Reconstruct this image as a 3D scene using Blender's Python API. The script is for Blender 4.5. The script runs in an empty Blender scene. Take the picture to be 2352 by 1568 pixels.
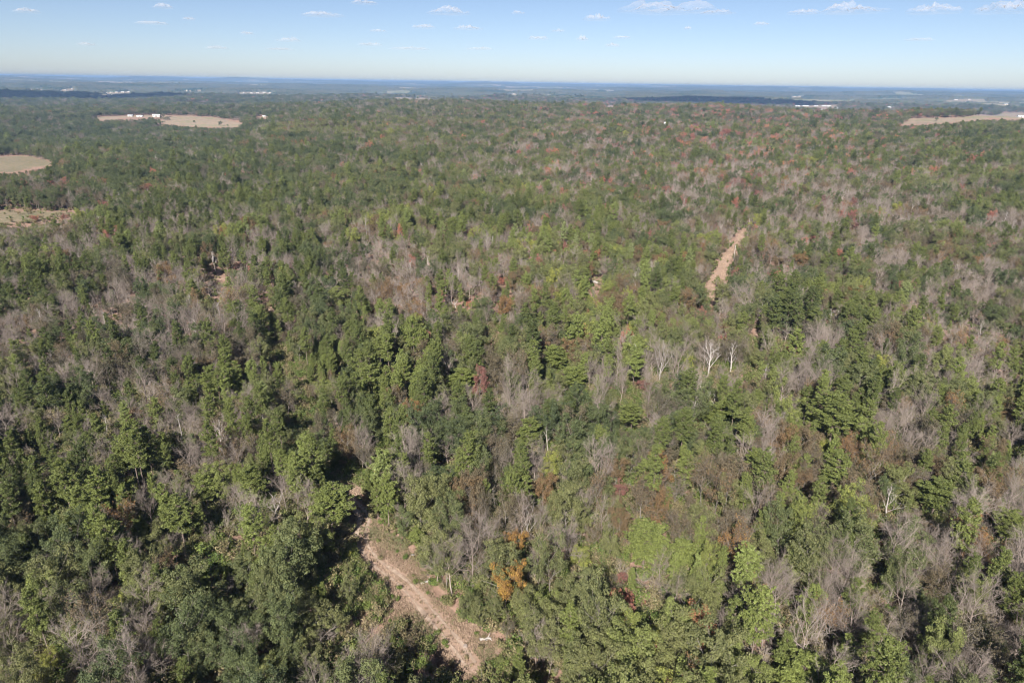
import bpy, math, random
import numpy as np
from mathutils import Vector, Matrix, Euler

R = math.radians
scn = bpy.context.scene
COL = scn.collection
random.seed(7)
rng = np.random.default_rng(7)

# ------------------------------------------------------------------ camera
CAM_H = 90.0
PITCH = 20.72          # degrees below level
ROLL = 0.88
F_PX = 683.0           # focal length in pixels of a 1024 wide frame
cam_d = bpy.data.cameras.new('camera')
cam = bpy.data.objects.new('camera', cam_d)
COL.objects.link(cam)
cam_d.sensor_width = 36.0
cam_d.lens = 36.0 * F_PX / 1024.0
cam_d.clip_start = 0.5
cam_d.clip_end = 120000.0
cam.location = (0, 0, CAM_H)
CAM_M = Matrix.Rotation(R(90 - PITCH), 3, 'X') @ Matrix.Rotation(R(ROLL), 3, 'Z')
cam.rotation_euler = CAM_M.to_euler()
scn.camera = cam
CM = np.array([list(r) for r in CAM_M])

# ------------------------------------------------------------------ sun, sky, exposure
# the sun stands behind the camera: its antipode is the shadowless spot at (1500, 1282) of the photo
def px_dir(dx, dy):
    """direction through a point of the photo given in its 2352 x 1568 display pixels"""
    x = dx / 2352 * 1024 - 512
    y = 341 - dy / 1568 * 682.67
    d = CM @ np.array([x, y, -F_PX])
    return d / np.linalg.norm(d)

AWAY = px_dir(1500, 1278)                      # the way the light travels
SUN_EL = math.asin(-AWAY[2])
SUN_AZ = math.atan2(-AWAY[0], -AWAY[1])        # towards the sun, from +Y to +X
w = bpy.data.worlds.new('World')
scn.world = w
w.use_nodes = True
wn = w.node_tree
bg = wn.nodes['Background']
sky = wn.nodes.new('ShaderNodeTexSky')
sky.sky_type = 'NISHITA'
sky.sun_disc = False
sky.sun_elevation = SUN_EL
sky.sun_rotation = SUN_AZ
sky.altitude = 300
sky.air_density = 0.6
sky.dust_density = 0.62
sky.ozone_density = 6.0
tint_ = wn.nodes.new('ShaderNodeMix')          # a slightly lavender autumn sky
tint_.data_type = 'RGBA'; tint_.blend_type = 'MULTIPLY'; tint_.inputs[0].default_value = 1
tint_.inputs[7].default_value = (1.42, 1.13, .94, 1)
wn.links.new(sky.outputs[0], tint_.inputs[6])
wn.links.new(tint_.outputs[2], bg.inputs[0])
bg.inputs[1].default_value = 0.054

sd = bpy.data.lights.new('sun', 'SUN')
sun = bpy.data.objects.new('sun', sd)
COL.objects.link(sun)
sd.energy = 4.6
sd.angle = R(0.53)
sd.color = (1.0, 0.95, 0.88)
sun.rotation_euler = Vector(AWAY).to_track_quat('-Z', 'Y').to_euler()
sun.location = (0, -200, 400)

vs = scn.view_settings
scn.display_settings.display_device = 'sRGB'
vs.view_transform = 'Standard'
vs.look = 'None'
vs.exposure = 1.22
vs.gamma = 1.0
vs.use_curve_mapping = False

cy = scn.cycles
cy.max_bounces = 4
cy.diffuse_bounces = 3
cy.glossy_bounces = 1
cy.transmission_bounces = 2
cy.transparent_max_bounces = 8
cy.volume_bounces = 0
cy.use_denoising = True
cy.denoiser = 'OPENIMAGEDENOISE'
cy.denoising_input_passes = 'RGB_ALBEDO_NORMAL'
cy.denoising_prefilter = 'ACCURATE'
cy.use_adaptive_sampling = True
cy.adaptive_threshold = 0.02
cy.sample_clamp_indirect = 4.0
cy.use_light_tree = False
scn.render.use_persistent_data = False
scn.cycles.pixel_filter_type = 'BLACKMAN_HARRIS'
scn.cycles.filter_width = 1.1

# ------------------------------------------------------------------ noise and terrain
_tab = np.random.default_rng(11).random((256, 256)).astype(np.float64)

def vnoise(x, y, seed=0):
    x = np.asarray(x, float) + seed * 37.17
    y = np.asarray(y, float) + seed * 71.93
    xi = np.floor(x).astype(np.int64); yi = np.floor(y).astype(np.int64)
    fx = x - xi; fy = y - yi
    fx = fx * fx * (3 - 2 * fx); fy = fy * fy * (3 - 2 * fy)
    a = _tab[xi & 255, yi & 255]; b = _tab[(xi + 1) & 255, yi & 255]
    c = _tab[xi & 255, (yi + 1) & 255]; d = _tab[(xi + 1) & 255, (yi + 1) & 255]
    return (a * (1 - fx) + b * fx) * (1 - fy) + (c * (1 - fx) + d * fx) * fy

def fbm(x, y, o=4, seed=0):
    s = 0; a = 1.0; t = 0
    for k in range(o):
        s = s + a * vnoise(np.asarray(x) * 2 ** k, np.asarray(y) * 2 ** k, seed + k * 3); t += a; a *= .5
    return s / t

def sst(a, b, x):
    t = np.clip((x - a) / (b - a), 0, 1)
    return t * t * (3 - 2 * t)

def _knob(dx, dist, hh, sx, sy):
    d = px_dir(dx, 186)
    az = math.atan2(d[0], d[1])
    return dist * math.sin(az), dist * math.cos(az), hh, sx, sy
KNOBS = [_knob(312, 23500, 62, 520, 800), _knob(584, 23000, 58, 420, 800), _knob(182, 24000, 30, 400, 800),
         _knob(40, 15000, 60, 2600, 2500), _knob(1640, 11000, 22, 900, 800), _knob(1900, 9000, 20, 1500, 700),
         _knob(2250, 9500, 28, 1800, 900)]

def H(x, y):
    x = np.asarray(x, float); y = np.asarray(y, float)
    r = np.hypot(x, y); az = np.degrees(np.arctan2(x, y))
    h = 2.4 * (fbm(x / 90, y / 90, 2, 1) - .5) * 2 * sst(30, 120, r)
    h = h + 16 * (fbm(x / 520, y / 520, 2, 5) - .5) * 2 * sst(250, 900, r)
    h = h - 26 * sst(700, 1500, r) * sst(-13, -24, az) * (1 - sst(2600, 3400, r))
    h = h + 16 * np.exp(-((r - 2350) / 480) ** 2) * sst(-16, -4, az)
    h = h + 10 * np.exp(-((r - 1500) / 350) ** 2) * sst(2, 12, az)
    h = h - 46 * sst(2650, 3600, r)
    h = h + 46 * (fbm(x / 1900, y / 1100, 4, 9) - .5) * 2 * sst(2900, 5000, r)
    for kx, ky, hh, sx, sy in KNOBS:
        u = (x * ky - y * kx) / math.hypot(kx, ky); v = r - math.hypot(kx, ky)
        h = h + hh * np.exp(-(u / sx) ** 2 - (v / sy) ** 2)
    h = h + 85 * (fbm(x / 3600, y / 1500, 4, 19) - .5) * 2 * sst(6000, 12000, r)
    return h + 92 * sst(5000, 33000, r)

def hit(dx, dy, lift=0.0):
    """where the sight line through a point of the photo meets the ground"""
    d = px_dir(dx, dy)
    t = np.geomspace(40, 40000, 4000)
    f = CAM_H + t * d[2] - H(t * d[0], t * d[1]) - lift
    k = np.argmax(f < 0)
    if not (f < 0).any():
        return hit(dx, dy + .5, lift)
    a, b = t[k - 1], t[k]
    for _ in range(24):
        m = (a + b) / 2
        if CAM_H + m * d[2] - float(H(m * d[0], m * d[1])) - lift > 0: a = m
        else: b = m
    return np.array([a * d[0], a * d[1], float(H(a * d[0], a * d[1]))])

def proj(P):
    """world points -> display pixels of the photo"""
    P = np.atleast_2d(P) - np.array([0, 0, CAM_H])
    q = P @ CM
    z = np.maximum(-q[:, 2], 1e-3)
    x = 512 + F_PX * q[:, 0] / z; y = 341 - F_PX * q[:, 1] / z
    bad = q[:, 2] > -1
    x[bad] = -9999
    return np.stack([x * 2352 / 1024, y * 1568 / 682.67], 1)

def inpoly(pts, poly):
    x, y = pts[:, 0], pts[:, 1]
    ins = np.zeros(len(x), bool)
    n = len(poly)
    for i in range(n):
        x1, y1 = poly[i]; x2, y2 = poly[(i + 1) % n]
        c = ((y1 > y) != (y2 > y)) & (x < (x2 - x1) * (y - y1) / ((y2 - y1) or 1e-9) + x1)
        ins ^= c
    return ins

# ------------------------------------------------------------------ layout read off the photograph (ground features)
Z2 = lambda p: ((700 + p[0] * .3871) * .91875, (1100 + p[1] * .3871) * .91875)
ZR = lambda p: ((1720 + p[0] * .16586) * .91875, (540 + p[1] * .16586) * .91875)
CLEARING = [Z2(p) for p in [(1200,1600),(1300,1560),(1390,1430),(1385,1260),(1270,1190),(1160,1160),(1100,1090),(1000,1010),(980,920),(930,870),(880,790),(830,700),(800,650),(700,590),(640,540),(600,480),(560,440),(530,390),(520,330),(480,290),(400,340),(390,400),(420,450),(470,560),(480,650),(480,760),(550,850),(600,920),(680,1000),(650,1090),(640,1190),(760,1220),(860,1260),(960,1310),(1000,1400),(1010,1520),(1110,1580)]]
SCRUB = [Z2(p) for p in [(250,860),(340,760),(470,690),(500,760),(600,900),(700,1010),(700,1100),(640,1050),(560,1120),(430,1160),(360,1100),(420,980),(330,930)]]
ROW = [ZR(p) for p in [(960,150),(840,190),(760,240),(740,350),(680,430),(560,520),(480,700),(370,880),(310,930),(290,1100),(300,1270),(410,1270),(400,1100),(380,950),(440,900),(560,970),(600,850),(610,700),(690,600),(700,450),(830,370),(860,260)]]
FIELDS = [
    [(374,265),(430,266),(490,269),(557,281),(557,290),(500,292),(440,289),(395,284),(370,283)],
    [(215,268),(365,264),(365,270),(300,272),(228,274)],
    [(-60,360),(60,358),(105,366),(132,377),(90,385),(30,394),(-60,392)],
    [(-60,486),(60,482),(130,484),(185,490),(120,498),(40,512),(-60,512)],
    [(2062,286),(2090,272),(2200,269),(2255,264),(2380,266),(2380,274),(2270,272),(2200,279),(2100,285)],
    [(1385,245),(1392,241),(1412,241),(1413,245)],
    [(1120,283),(1126,279),(1135,281),(1134,284)],
    [(588,270),(600,267),(618,268),(612,272)],
]
FARF = [[(60,203),(104,205),(104,208),(60,207)],[(137,205),(175,201),(175,208),(137,210)],[(236,212),(303,209),(303,214),(240,216)],[(205,217),(268,217),(268,220),(205,220)],
        [(246,187),(312,188),(312,190),(246,190)],[(405,207),(465,206),(465,210),(405,210)],[(544,211),(629,210),(629,216),(544,215)],[(856,221),(872,219),(890,222),(868,223.5)],[(868,217),(880,215.5),(886,217.5)],[(892,214),(900,211),(904,214.5)],[(908,219),(918,217),(922,220)],[(925,213),(934,212),(936,214.5)],
        [(944,211.5),(956,210.5),(958,213)],[(968,214),(976,213),(978,215.5)],[(930,219),(941,218),(944,220)],[(907,223),(1014,225),(1014,228),(907,227)],[(1172,214),(1191,213),(1191,219),(1172,219)],[(1385,206),(1410,206),(1410,209),(1385,209)],
        [(1813,220),(1844,220),(1844,224),(1813,224)],[(2161,231),(2205,227),(2267,227),(2267,231),(2165,234)],[(2295,239),(2350,239),(2350,242),(2295,242)],
        [(1818,240),(1928,242),(1928,247),(1818,245)],[(1878,250),(1900,250),(1900,254),(1878,254)],[(1915,252),(1932,246),(1932,250),(1920,256)],[(1945,254),(1958,254),(1958,258),(1945,258)],
        [(1985,257),(2019,257),(2019,260),(1985,260)],[(2290,258),(2400,259),(2400,265),(2290,264)],[(2036,243),(2056,243),(2056,249),(2036,249)]]
GAPS = [(655,832,24,8),(632,812,18,14),(690,885,9,16),(702,935,9,18),(698,985,8,12),(612,703,8,15),(500,637,24,5),(478,1270,48,9),(520,1255,30,8),
        (1137,770,16,9),(1735,772,8,14),(1722,850,10,12),(1172,690,6,6),(875,1035,6,10),(1368,650,18,5),(805,1175,26,24),(800,1100,26,20)]

def cover(P, h, rad):
    """True where a tree at P would stand on, or hide, one of the open places"""
    bad = np.zeros(len(P), bool); fld = np.zeros(len(P), bool)
    wq = np.stack([(fbm(P[:, 0] / 45, P[:, 1] / 45, 3, 371) - .5) * 40, (fbm(P[:, 0] / 60, P[:, 1] / 60, 3, 381) - .5) * np.clip(9000 / np.hypot(P[:, 0], P[:, 1]), 4, 14)], 1)
    for k, s in [(0, 0), (.15, 0)] + [(k_, s_) for k_ in (.3, .42, .54, .66, .78) for s_ in (-.85, -.4, 0, .4, .85)] + [(.9, -.55), (.9, 0), (.9, .55), (1, 0)]:
        q = proj(P + np.stack([rad * s, np.zeros(len(P)), h * k], 1))
        bad |= inpoly(q, CLEARING) | inpoly(q, ROW)
        for f in FIELDS: bad |= inpoly(q + wq, f)
        for gx, gy, ga, gb in GAPS:
            bad |= ((q[:, 0] - gx) / ga) ** 2 + ((q[:, 1] - gy) / gb) ** 2 < 1
        fld |= inpoly(q, SCRUB)
    return bad, fld

# ------------------------------------------------------------------ materials
def mat(name):
    m = bpy.data.materials.new(name); m.use_nodes = True
    n = m.node_tree.nodes; n.clear()
    out = n.new('ShaderNodeOutputMaterial')
    return m, m.node_tree, out

def N(t, kind, **kw):
    n = t.nodes.new(kind)
    for k, v in kw.items():
        if k.startswith('i_'):
            n.inputs[int(k[2:])].default_value = v
        else: setattr(n, k, v)
    return n

def ramp(t, stops, src):
    r = t.nodes.new('ShaderNodeValToRGB')
    e = r.color_ramp.elements
    while len(e) < len(stops): e.new(0.5)
    for a, (p, c) in zip(e, stops):
        a.position = p; a.color = (*c, 1)
    t.links.new(src, r.inputs[0])
    return r.outputs[0]

def math_(t, op, a, b=None):
    m = t.nodes.new('ShaderNodeMath'); m.operation = op
    for i, v in enumerate((a, b)):
        if v is None: continue
        if hasattr(v, 'links'): t.links.new(v, m.inputs[i])
        else: m.inputs[i].default_value = v
    return m.outputs[0]

def mixc(t, f, a, b, mode='MIX'):
    m = t.nodes.new('ShaderNodeMix'); m.data_type = 'RGBA'; m.blend_type = mode
    for i, v in ((0, f), (6, a), (7, b)):
        if hasattr(v, 'links'): t.links.new(v, m.inputs[i])
        elif i == 0: m.inputs[0].default_value = v
        else: m.inputs[i].default_value = (*v, 1)
    return m.outputs[2]

def leaf_mat(name, stops, rough=.6, trans=.22, vary=.5):
    """leaf colours run along the stops from tree to tree; each leaf spray strays a little"""
    m, t, out = mat(name)
    oi = t.nodes.new('ShaderNodeObjectInfo')
    at = N(t, 'ShaderNodeAttribute', attribute_name='tone')
    tn = N(t, 'ShaderNodeAttribute', attribute_name='tint', attribute_type='INSTANCER')
    # tree tone = mostly the instance's own tint, some random
    s = math_(t, 'ADD', math_(t, 'MULTIPLY', tn.outputs[2], .85), math_(t, 'MULTIPLY', oi.outputs['Random'], .15))
    s = math_(t, 'ADD', s, math_(t, 'MULTIPLY', math_(t, 'SUBTRACT', at.outputs[2], .5), .22))
    c = ramp(t, stops, s)
    v = math_(t, 'ADD', math_(t, 'MULTIPLY', at.outputs[2], vary), 1 - vary / 2)
    hs = N(t, 'ShaderNodeHueSaturation')
    t.links.new(c, hs.inputs['Color']); t.links.new(v, hs.inputs['Value'])
    p = N(t, 'ShaderNodeBsdfPrincipled')
    t.links.new(hs.outputs[0], p.inputs['Base Color'])
    p.inputs['Roughness'].default_value = rough
    p.inputs['Specular IOR Level'].default_value = .25
    tr = N(t, 'ShaderNodeBsdfTranslucent'); t.links.new(hs.outputs[0], tr.inputs[0])
    mx = N(t, 'ShaderNodeMixShader', i_0=trans)
    t.links.new(p.outputs[0], mx.inputs[1]); t.links.new(tr.outputs[0], mx.inputs[2])
    t.links.new(mx.outputs[0], out.inputs[0])
    return m

def plain(name, a, b, scale=3.0, rough=.85, bump=0.0):
    m, t, out = mat(name)
    tc = N(t, 'ShaderNodeTexCoord')
    n = N(t, 'ShaderNodeTexNoise'); n.inputs['Scale'].default_value = scale; n.inputs['Detail'].default_value = 5
    t.links.new(tc.outputs['Object'], n.inputs[0])
    c = ramp(t, [(.3, a), (.7, b)], n.outputs[0])
    p = N(t, 'ShaderNodeBsdfPrincipled'); t.links.new(c, p.inputs['Base Color'])
    p.inputs['Roughness'].default_value = rough; p.inputs['Specular IOR Level'].default_value = .2
    if bump:
        bm = N(t, 'ShaderNodeBump'); bm.inputs['Strength'].default_value = bump
        t.links.new(n.outputs[0], bm.inputs['Height']); t.links.new(bm.outputs[0], p.inputs['Normal'])
    t.links.new(p.outputs[0], out.inputs[0])
    return m

def bark_mat(name, a, b):
    m, t, out = mat(name)
    oi = t.nodes.new('ShaderNodeObjectInfo')
    tc = N(t, 'ShaderNodeTexCoord')
    n = N(t, 'ShaderNodeTexNoise'); n.inputs['Scale'].default_value = 1.3; n.inputs['Detail'].default_value = 3
    t.links.new(tc.outputs['Object'], n.inputs[0])
    s = math_(t, 'ADD', math_(t, 'MULTIPLY', n.outputs[0], .6), math_(t, 'MULTIPLY', oi.outputs['Random'], .5))
    c = ramp(t, [(.2, a), (.85, b)], s)
    p = N(t, 'ShaderNodeBsdfPrincipled'); t.links.new(c, p.inputs['Base Color'])
    p.inputs['Roughness'].default_value = .9; p.inputs['Specular IOR Level'].default_value = .1
    t.links.new(p.outputs[0], out.inputs[0])
    return m

M = {}
M['pine'] = leaf_mat('pine_needles', [(0, (.082,.102,.036)), (.3, (.128,.152,.046)), (.6, (.168,.194,.056)), (.85, (.205,.245,.068)), (1, (.26,.29,.13))], .55, .25, .7)
M['oak'] = leaf_mat('oak_leaves', [(0, (.078,.100,.047)), (.3, (.125,.148,.060)), (.55, (.178,.180,.076)), (.8, (.190,.22,.068)), (1, (.30,.30,.07))], .6, .30, .7)
M['russet'] = leaf_mat('russet_leaves', [(0, (.105,.095,.060)), (.3, (.140,.115,.072)), (.6, (.170,.120,.065)), (.8, (.25,.135,.055)), (1, (.46,.30,.05))], .7, .2, .6)
M['red'] = leaf_mat('red_leaves', [(0, (.17,.095,.085)), (.4, (.29,.135,.105)), (.75, (.39,.165,.11)), (1, (.45,.22,.11))], .65, .25, .6)
M['shrub'] = leaf_mat('shrub_leaves', [(0, (.08,.12,.032)), (.4, (.135,.17,.042)), (.7, (.18,.155,.08)), (1, (.25,.20,.11))], .6, .2, .7)
M['bark_pine'] = bark_mat('pine_bark', (.11,.085,.070), (.24,.19,.16))
M['bark_oak'] = bark_mat('oak_bark', (.14,.12,.105), (.28,.25,.22))
M['bark_bare'] = bark_mat('grey_bark', (.19,.15,.125), (.36,.30,.26))
M['bark_dead'] = bark_mat('bleached_wood', (.28,.255,.23), (.50,.46,.42))
M['twig'] = bark_mat('fine_twigs', (.165,.137,.118), (.29,.245,.21))

# ------------------------------------------------------------------ mesh collectors
class Geo:
    def __init__(s): s.v = []; s.f = []; s.n = 0; s.tone = []; s.m = []
    def quads(s, V, tone=None, mi=0):
        """V: (n,4,3)"""
        n = len(V)
        if n == 0: return
        s.v.append(V.reshape(-1, 3))
        s.f.append((np.arange(n * 4) + s.n).reshape(-1, 4)); s.n += n * 4
        s.tone.append(np.full(n, .5) if tone is None else tone)
        s.m.append(np.full(n, mi))
    def cards(s, C, Nn, su, sv, tone, mi=0):
        n = len(C)
        ref = rng.normal(size=(n, 3))
        U = np.cross(Nn, ref); U /= np.linalg.norm(U, axis=1)[:, None] + 1e-9
        W = np.cross(Nn, U)
        su = np.broadcast_to(su, n)[:, None]; sv = np.broadcast_to(sv, n)[:, None]
        j = rng.uniform(.75, 1.25, (4, n, 1))
        V = np.stack([C - U * su * j[0], C - W * sv * j[1] + Nn * su * .15, C + U * su * j[2], C + W * sv * j[3] + Nn * su * .15], 1)
        s.quads(V, tone, mi)
    def tubes(s, A, B, ra, rb, sides=4, mi=0):
        A = np.asarray(A, float); B = np.asarray(B, float)
        ra = np.asarray(ra, float)[:, None]; rb = np.asarray(rb, float)[:, None]
        D = B - A; D /= np.linalg.norm(D, axis=1)[:, None] + 1e-9
        ref = np.where(np.abs(D[:, 2:3]) > .9, np.array([[1., 0, 0]]), np.array([[0, 0, 1.]]))
        U = np.cross(D, ref); U /= np.linalg.norm(U, axis=1)[:, None]
        W = np.cross(D, U)
        for k in range(sides):
            a0 = 2 * math.pi * k / sides; a1 = 2 * math.pi * (k + 1) / sides
            o0 = U * math.cos(a0) + W * math.sin(a0); o1 = U * math.cos(a1) + W * math.sin(a1)
            s.quads(np.stack([A + o0 * ra, A + o1 * ra, B + o1 * rb, B + o0 * rb], 1), None, mi)
    def mesh(s, name, mats):
        v = np.concatenate(s.v); f = np.concatenate(s.f)
        me = bpy.data.meshes.new(name)
        me.vertices.add(len(v)); me.vertices.foreach_set('co', v.astype(np.float32).ravel())
        me.loops.add(f.size); me.loops.foreach_set('vertex_index', f.astype(np.int32).ravel())
        me.polygons.add(len(f))
        me.polygons.foreach_set('loop_start', np.arange(0, f.size, 4, dtype=np.int32))
        me.polygons.foreach_set('material_index', np.concatenate(s.m).astype(np.int32))
        me.update(calc_edges=True)
        a = me.attributes.new('tone', 'FLOAT', 'FACE'); a.data.foreach_set('value', np.concatenate(s.tone).astype(np.float32))
        for m in mats: me.materials.append(m)
        return me

def grid_mesh(name, P, mats, wrap=False):
    """P (a,b,3) -> welded grid"""
    a, b, _ = P.shape
    i = np.arange(a * b).reshape(a, b)
    if wrap: i = np.concatenate([i, i[:, :1]], 1)
    f = np.stack([i[:-1, :-1], i[:-1, 1:], i[1:, 1:], i[1:, :-1]], -1).reshape(-1, 4)
    me = bpy.data.meshes.new(name)
    me.vertices.add(a * b); me.vertices.foreach_set('co', P.reshape(-1, 3).astype(np.float32).ravel())
    me.loops.add(f.size); me.loops.foreach_set('vertex_index', f.astype(np.int32).ravel())
    me.polygons.add(len(f)); me.polygons.foreach_set('loop_start', np.arange(0, f.size, 4, dtype=np.int32))
    me.update(calc_edges=True)
    for m in mats: me.materials.append(m)
    return me

def link(name, me, parent=None, **props):
    o = bpy.data.objects.new(name, me); COL.objects.link(o)
    if parent: o.parent = parent
    for k, v in props.items(): o[k] = v
    return o

# ------------------------------------------------------------------ tree builders: each returns (trunk Geo, crown Geo)
def unit(v): return v / (np.linalg.norm(v) + 1e-9)

def skeleton(hgt, rad, trunk_to=.75, first=.3, limbs=10, up=.75, rt=.2, lean=.03, seed=0, twig=True, sec=5, ter=5, tw=4):
    """branch segments by level, plus the ends of the small branches"""
    g = np.random.default_rng(seed)
    seg = {0: [], 1: [], 2: [], 3: [], 4: []}
    ends = []
    p = np.zeros(3); d = unit(np.array([g.normal() * lean, g.normal() * lean, 1.]))
    n = 7; pts = [p.copy()]
    for k in range(n):
        d = unit(d + g.normal(size=3) * .06 * np.array([1, 1, .2])); p = p + d * hgt * trunk_to / n; pts.append(p.copy())
    rads = [rt * (1 - .8 * k / n) for k in range(n + 1)]
    for k in range(n): seg[0].append((pts[k], pts[k + 1], rads[k], rads[k + 1]))
    az = g.uniform(0, 6.28)
    def run(p, d, L, r, lvl, nn, wob, upb):
        q = [p.copy()]
        for k in range(nn):
            d = unit(d + g.normal(size=3) * wob + np.array([0, 0, upb]))
            p = p + d * L / nn; q.append(p.copy())
        for k in range(nn):
            seg[lvl].append((q[k], q[k + 1], r * (1 - .75 * k / nn), r * (1 - .75 * (k + 1) / nn)))
        return q, d
    for i in range(limbs):
        f = first + (1 - first) * (i + g.uniform(0, .8)) / limbs
        f = min(f, 1.0)
        k = f * n; k0 = min(int(k), n - 1)
        p0 = pts[k0] + (pts[k0 + 1] - pts[k0]) * (k - k0)
        az += 2.4 + g.normal() * .35
        e = up * (.55 + .75 * f)
        d0 = unit(np.array([math.cos(az) * math.cos(e), math.sin(az) * math.cos(e), math.sin(e)]))
        # reach of the limb: keeps the crown inside a dome
        zt = 1 - (p0[2] / hgt)
        L = min(rad * 1.15 * (.75 + .5 * g.random()) / max(math.cos(e), .45), (hgt - p0[2]) * 1.02 / max(math.sin(e) + .15, .3))
        L = max(L, .15 * hgt)
        q, dd = run(p0, d0, L, rt * .42 * (1.05 - .5 * f), 1, 4, .16, .05)
        for j in range(sec):
            t = .25 + .75 * (j + g.random() * .6) / sec; t = min(t, 1)
            a = t * 4; a0 = min(int(a), 3)
            p1 = q[a0] + (q[a0 + 1] - q[a0]) * (a - a0)
            base = unit(q[a0 + 1] - q[a0])
            d1 = unit(base + g.normal(size=3) * .62 + np.array([0, 0, .18]))
            L1 = L * (.48 - .2 * t) * g.uniform(.8, 1.3)
            q1, _ = run(p1, d1, L1, rt * .14, 2, 3, .2, .05)
            for m in range(ter):
                t2 = .2 + .8 * (m + g.random() * .5) / ter; t2 = min(t2, 1)
                b = t2 * 3; b0 = min(int(b), 2)
                p2 = q1[b0] + (q1[b0 + 1] - q1[b0]) * (b - b0)
                d2 = unit(unit(q1[b0 + 1] - q1[b0]) + g.normal(size=3) * .6 + np.array([0, 0, .15]))
                L2 = max(L1 * .5, .55) * g.uniform(.7, 1.3)
                q2, _ = run(p2, d2, L2, rt * .055, 3, 2, .2, .04)
                ends.append(q2[-1]); 
                if twig:
                    for u in range(tw):
                        t3 = (u + 1) / tw
                        p3 = q2[0] + (q2[-1] - q2[0]) * t3
                        d3 = unit(unit(q2[-1] - q2[0]) + g.normal(size=3) * .6 + np.array([0, 0, .12]))
                        seg[4].append((p3, p3 + d3 * L2 * g.uniform(.5, .95), .013, .005))
    return seg, np.array(ends), pts

def segs_into(geo, seg, levels, sides, rmin=0):
    for l in levels:
        if not seg[l]: continue
        S = seg[l]
        geo.tubes([s[0] for s in S], [s[1] for s in S], [max(s[2], rmin) for s in S], [max(s[3], rmin * .7) for s in S], sides[l])

def build_bare(seed, hgt=14, rad=3.8, limbs=10, tw=4, up=.8, dead=False, rt=.2):
    seg, ends, pts = skeleton(hgt, rad, .72, .32, limbs, up, rt, seed=seed, tw=tw)
    tr = Geo(); segs_into(tr, seg, [0], {0: 7})
    cr = Geo(); segs_into(cr, seg, [1, 2], {1: 5, 2: 4}, .016)
    nb = len(cr.m); segs_into(cr, seg, [3, 4], {3: 3, 4: 3}, .010)
    for q in cr.m[nb:]: q[:] = 1
    return tr, cr

def build_snag(seed, hgt=12, rad=3.0, rt=.3, limbs=6, style=0):
    g = np.random.default_rng(seed)
    tr = Geo(); cr = Geo()
    seg, ends, pts = skeleton(hgt, rad, .95 if style != 1 else .55, .3, limbs, .95, rt, seed=seed, twig=False, sec=3, ter=2)
    segs_into(tr, seg, [0], {0: 8}); segs_into(cr, seg, [1, 2], {1: 6, 2: 4}, .035)
    if style == 2: segs_into(cr, seg, [3], {3: 3}, .022)
    return tr, cr

def build_oak(seed, hgt=13, rad=4.0, limbs=11, per=26, leaf=.14, spread=.68, up=.62, first=.3):
    seg, ends, pts = skeleton(hgt, rad, .72, first, limbs, up, .2, seed=seed, twig=False, sec=5, ter=4)
    g = np.random.default_rng(seed + 500)
    tr = Geo(); segs_into(tr, seg, [0], {0: 7})
    cr = Geo(); segs_into(cr, seg, [1, 2], {1: 5, 2: 3})
    for q in cr.m: q[:] = 1
    E = ends + g.normal(size=ends.shape) * .25
    sz = g.uniform(.7, 1.35, len(E))
    n = (per * sz).astype(int)
    C = np.repeat(E, n, 0); s = np.repeat(sz, n)
    d = g.normal(size=(len(C), 3)); d /= np.linalg.norm(d, axis=1)[:, None]
    d[:, 2] = np.abs(d[:, 2]) * np.where(g.random(len(C)) < .75, 1, -1)
    P = C + d * (spread * s * g.uniform(.55, 1.0, len(C)) ** .5)[:, None] * np.array([1, 1, .75])
    nn = d * .8 + g.normal(size=d.shape) * .55 + np.array([0, 0, .25]); nn /= np.linalg.norm(nn, axis=1)[:, None]
    ct = np.repeat(g.random(len(E)), n) * .5 + g.random(len(C)) * .5
    cr.cards(P, nn, leaf * g.uniform(.7, 1.3, len(P)), leaf * g.uniform(.5, .95, len(P)), ct)
    return tr, cr

def build_russet(seed, hgt=13, rad=3.8, n_leaf=2600, leaf=.15):
    seg, ends, pts = skeleton(hgt, rad, .72, .32, 10, .75, .18, seed=seed, tw=3)
    g = np.random.default_rng(seed + 900)
    tr = Geo(); segs_into(tr, seg, [0], {0: 7})
    cr = Geo(); segs_into(cr, seg, [1, 2, 3, 4], {1: 5, 2: 4, 3: 3, 4: 3}, .010)
    for q in cr.m: q[:] = 1
    E = np.array([s[1] for s in seg[4]])
    k = g.integers(0, len(E), n_leaf)
    P = E[k] + g.normal(size=(n_leaf, 3)) * .22
    nn = g.normal(size=(n_leaf, 3)) + np.array([0, -.0, .4]); nn /= np.linalg.norm(nn, axis=1)[:, None]
    cr.cards(P, nn, leaf * g.uniform(.7, 1.3, n_leaf), leaf * g.uniform(.5, .9, n_leaf), g.random(n_leaf))
    return tr, cr

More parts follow.
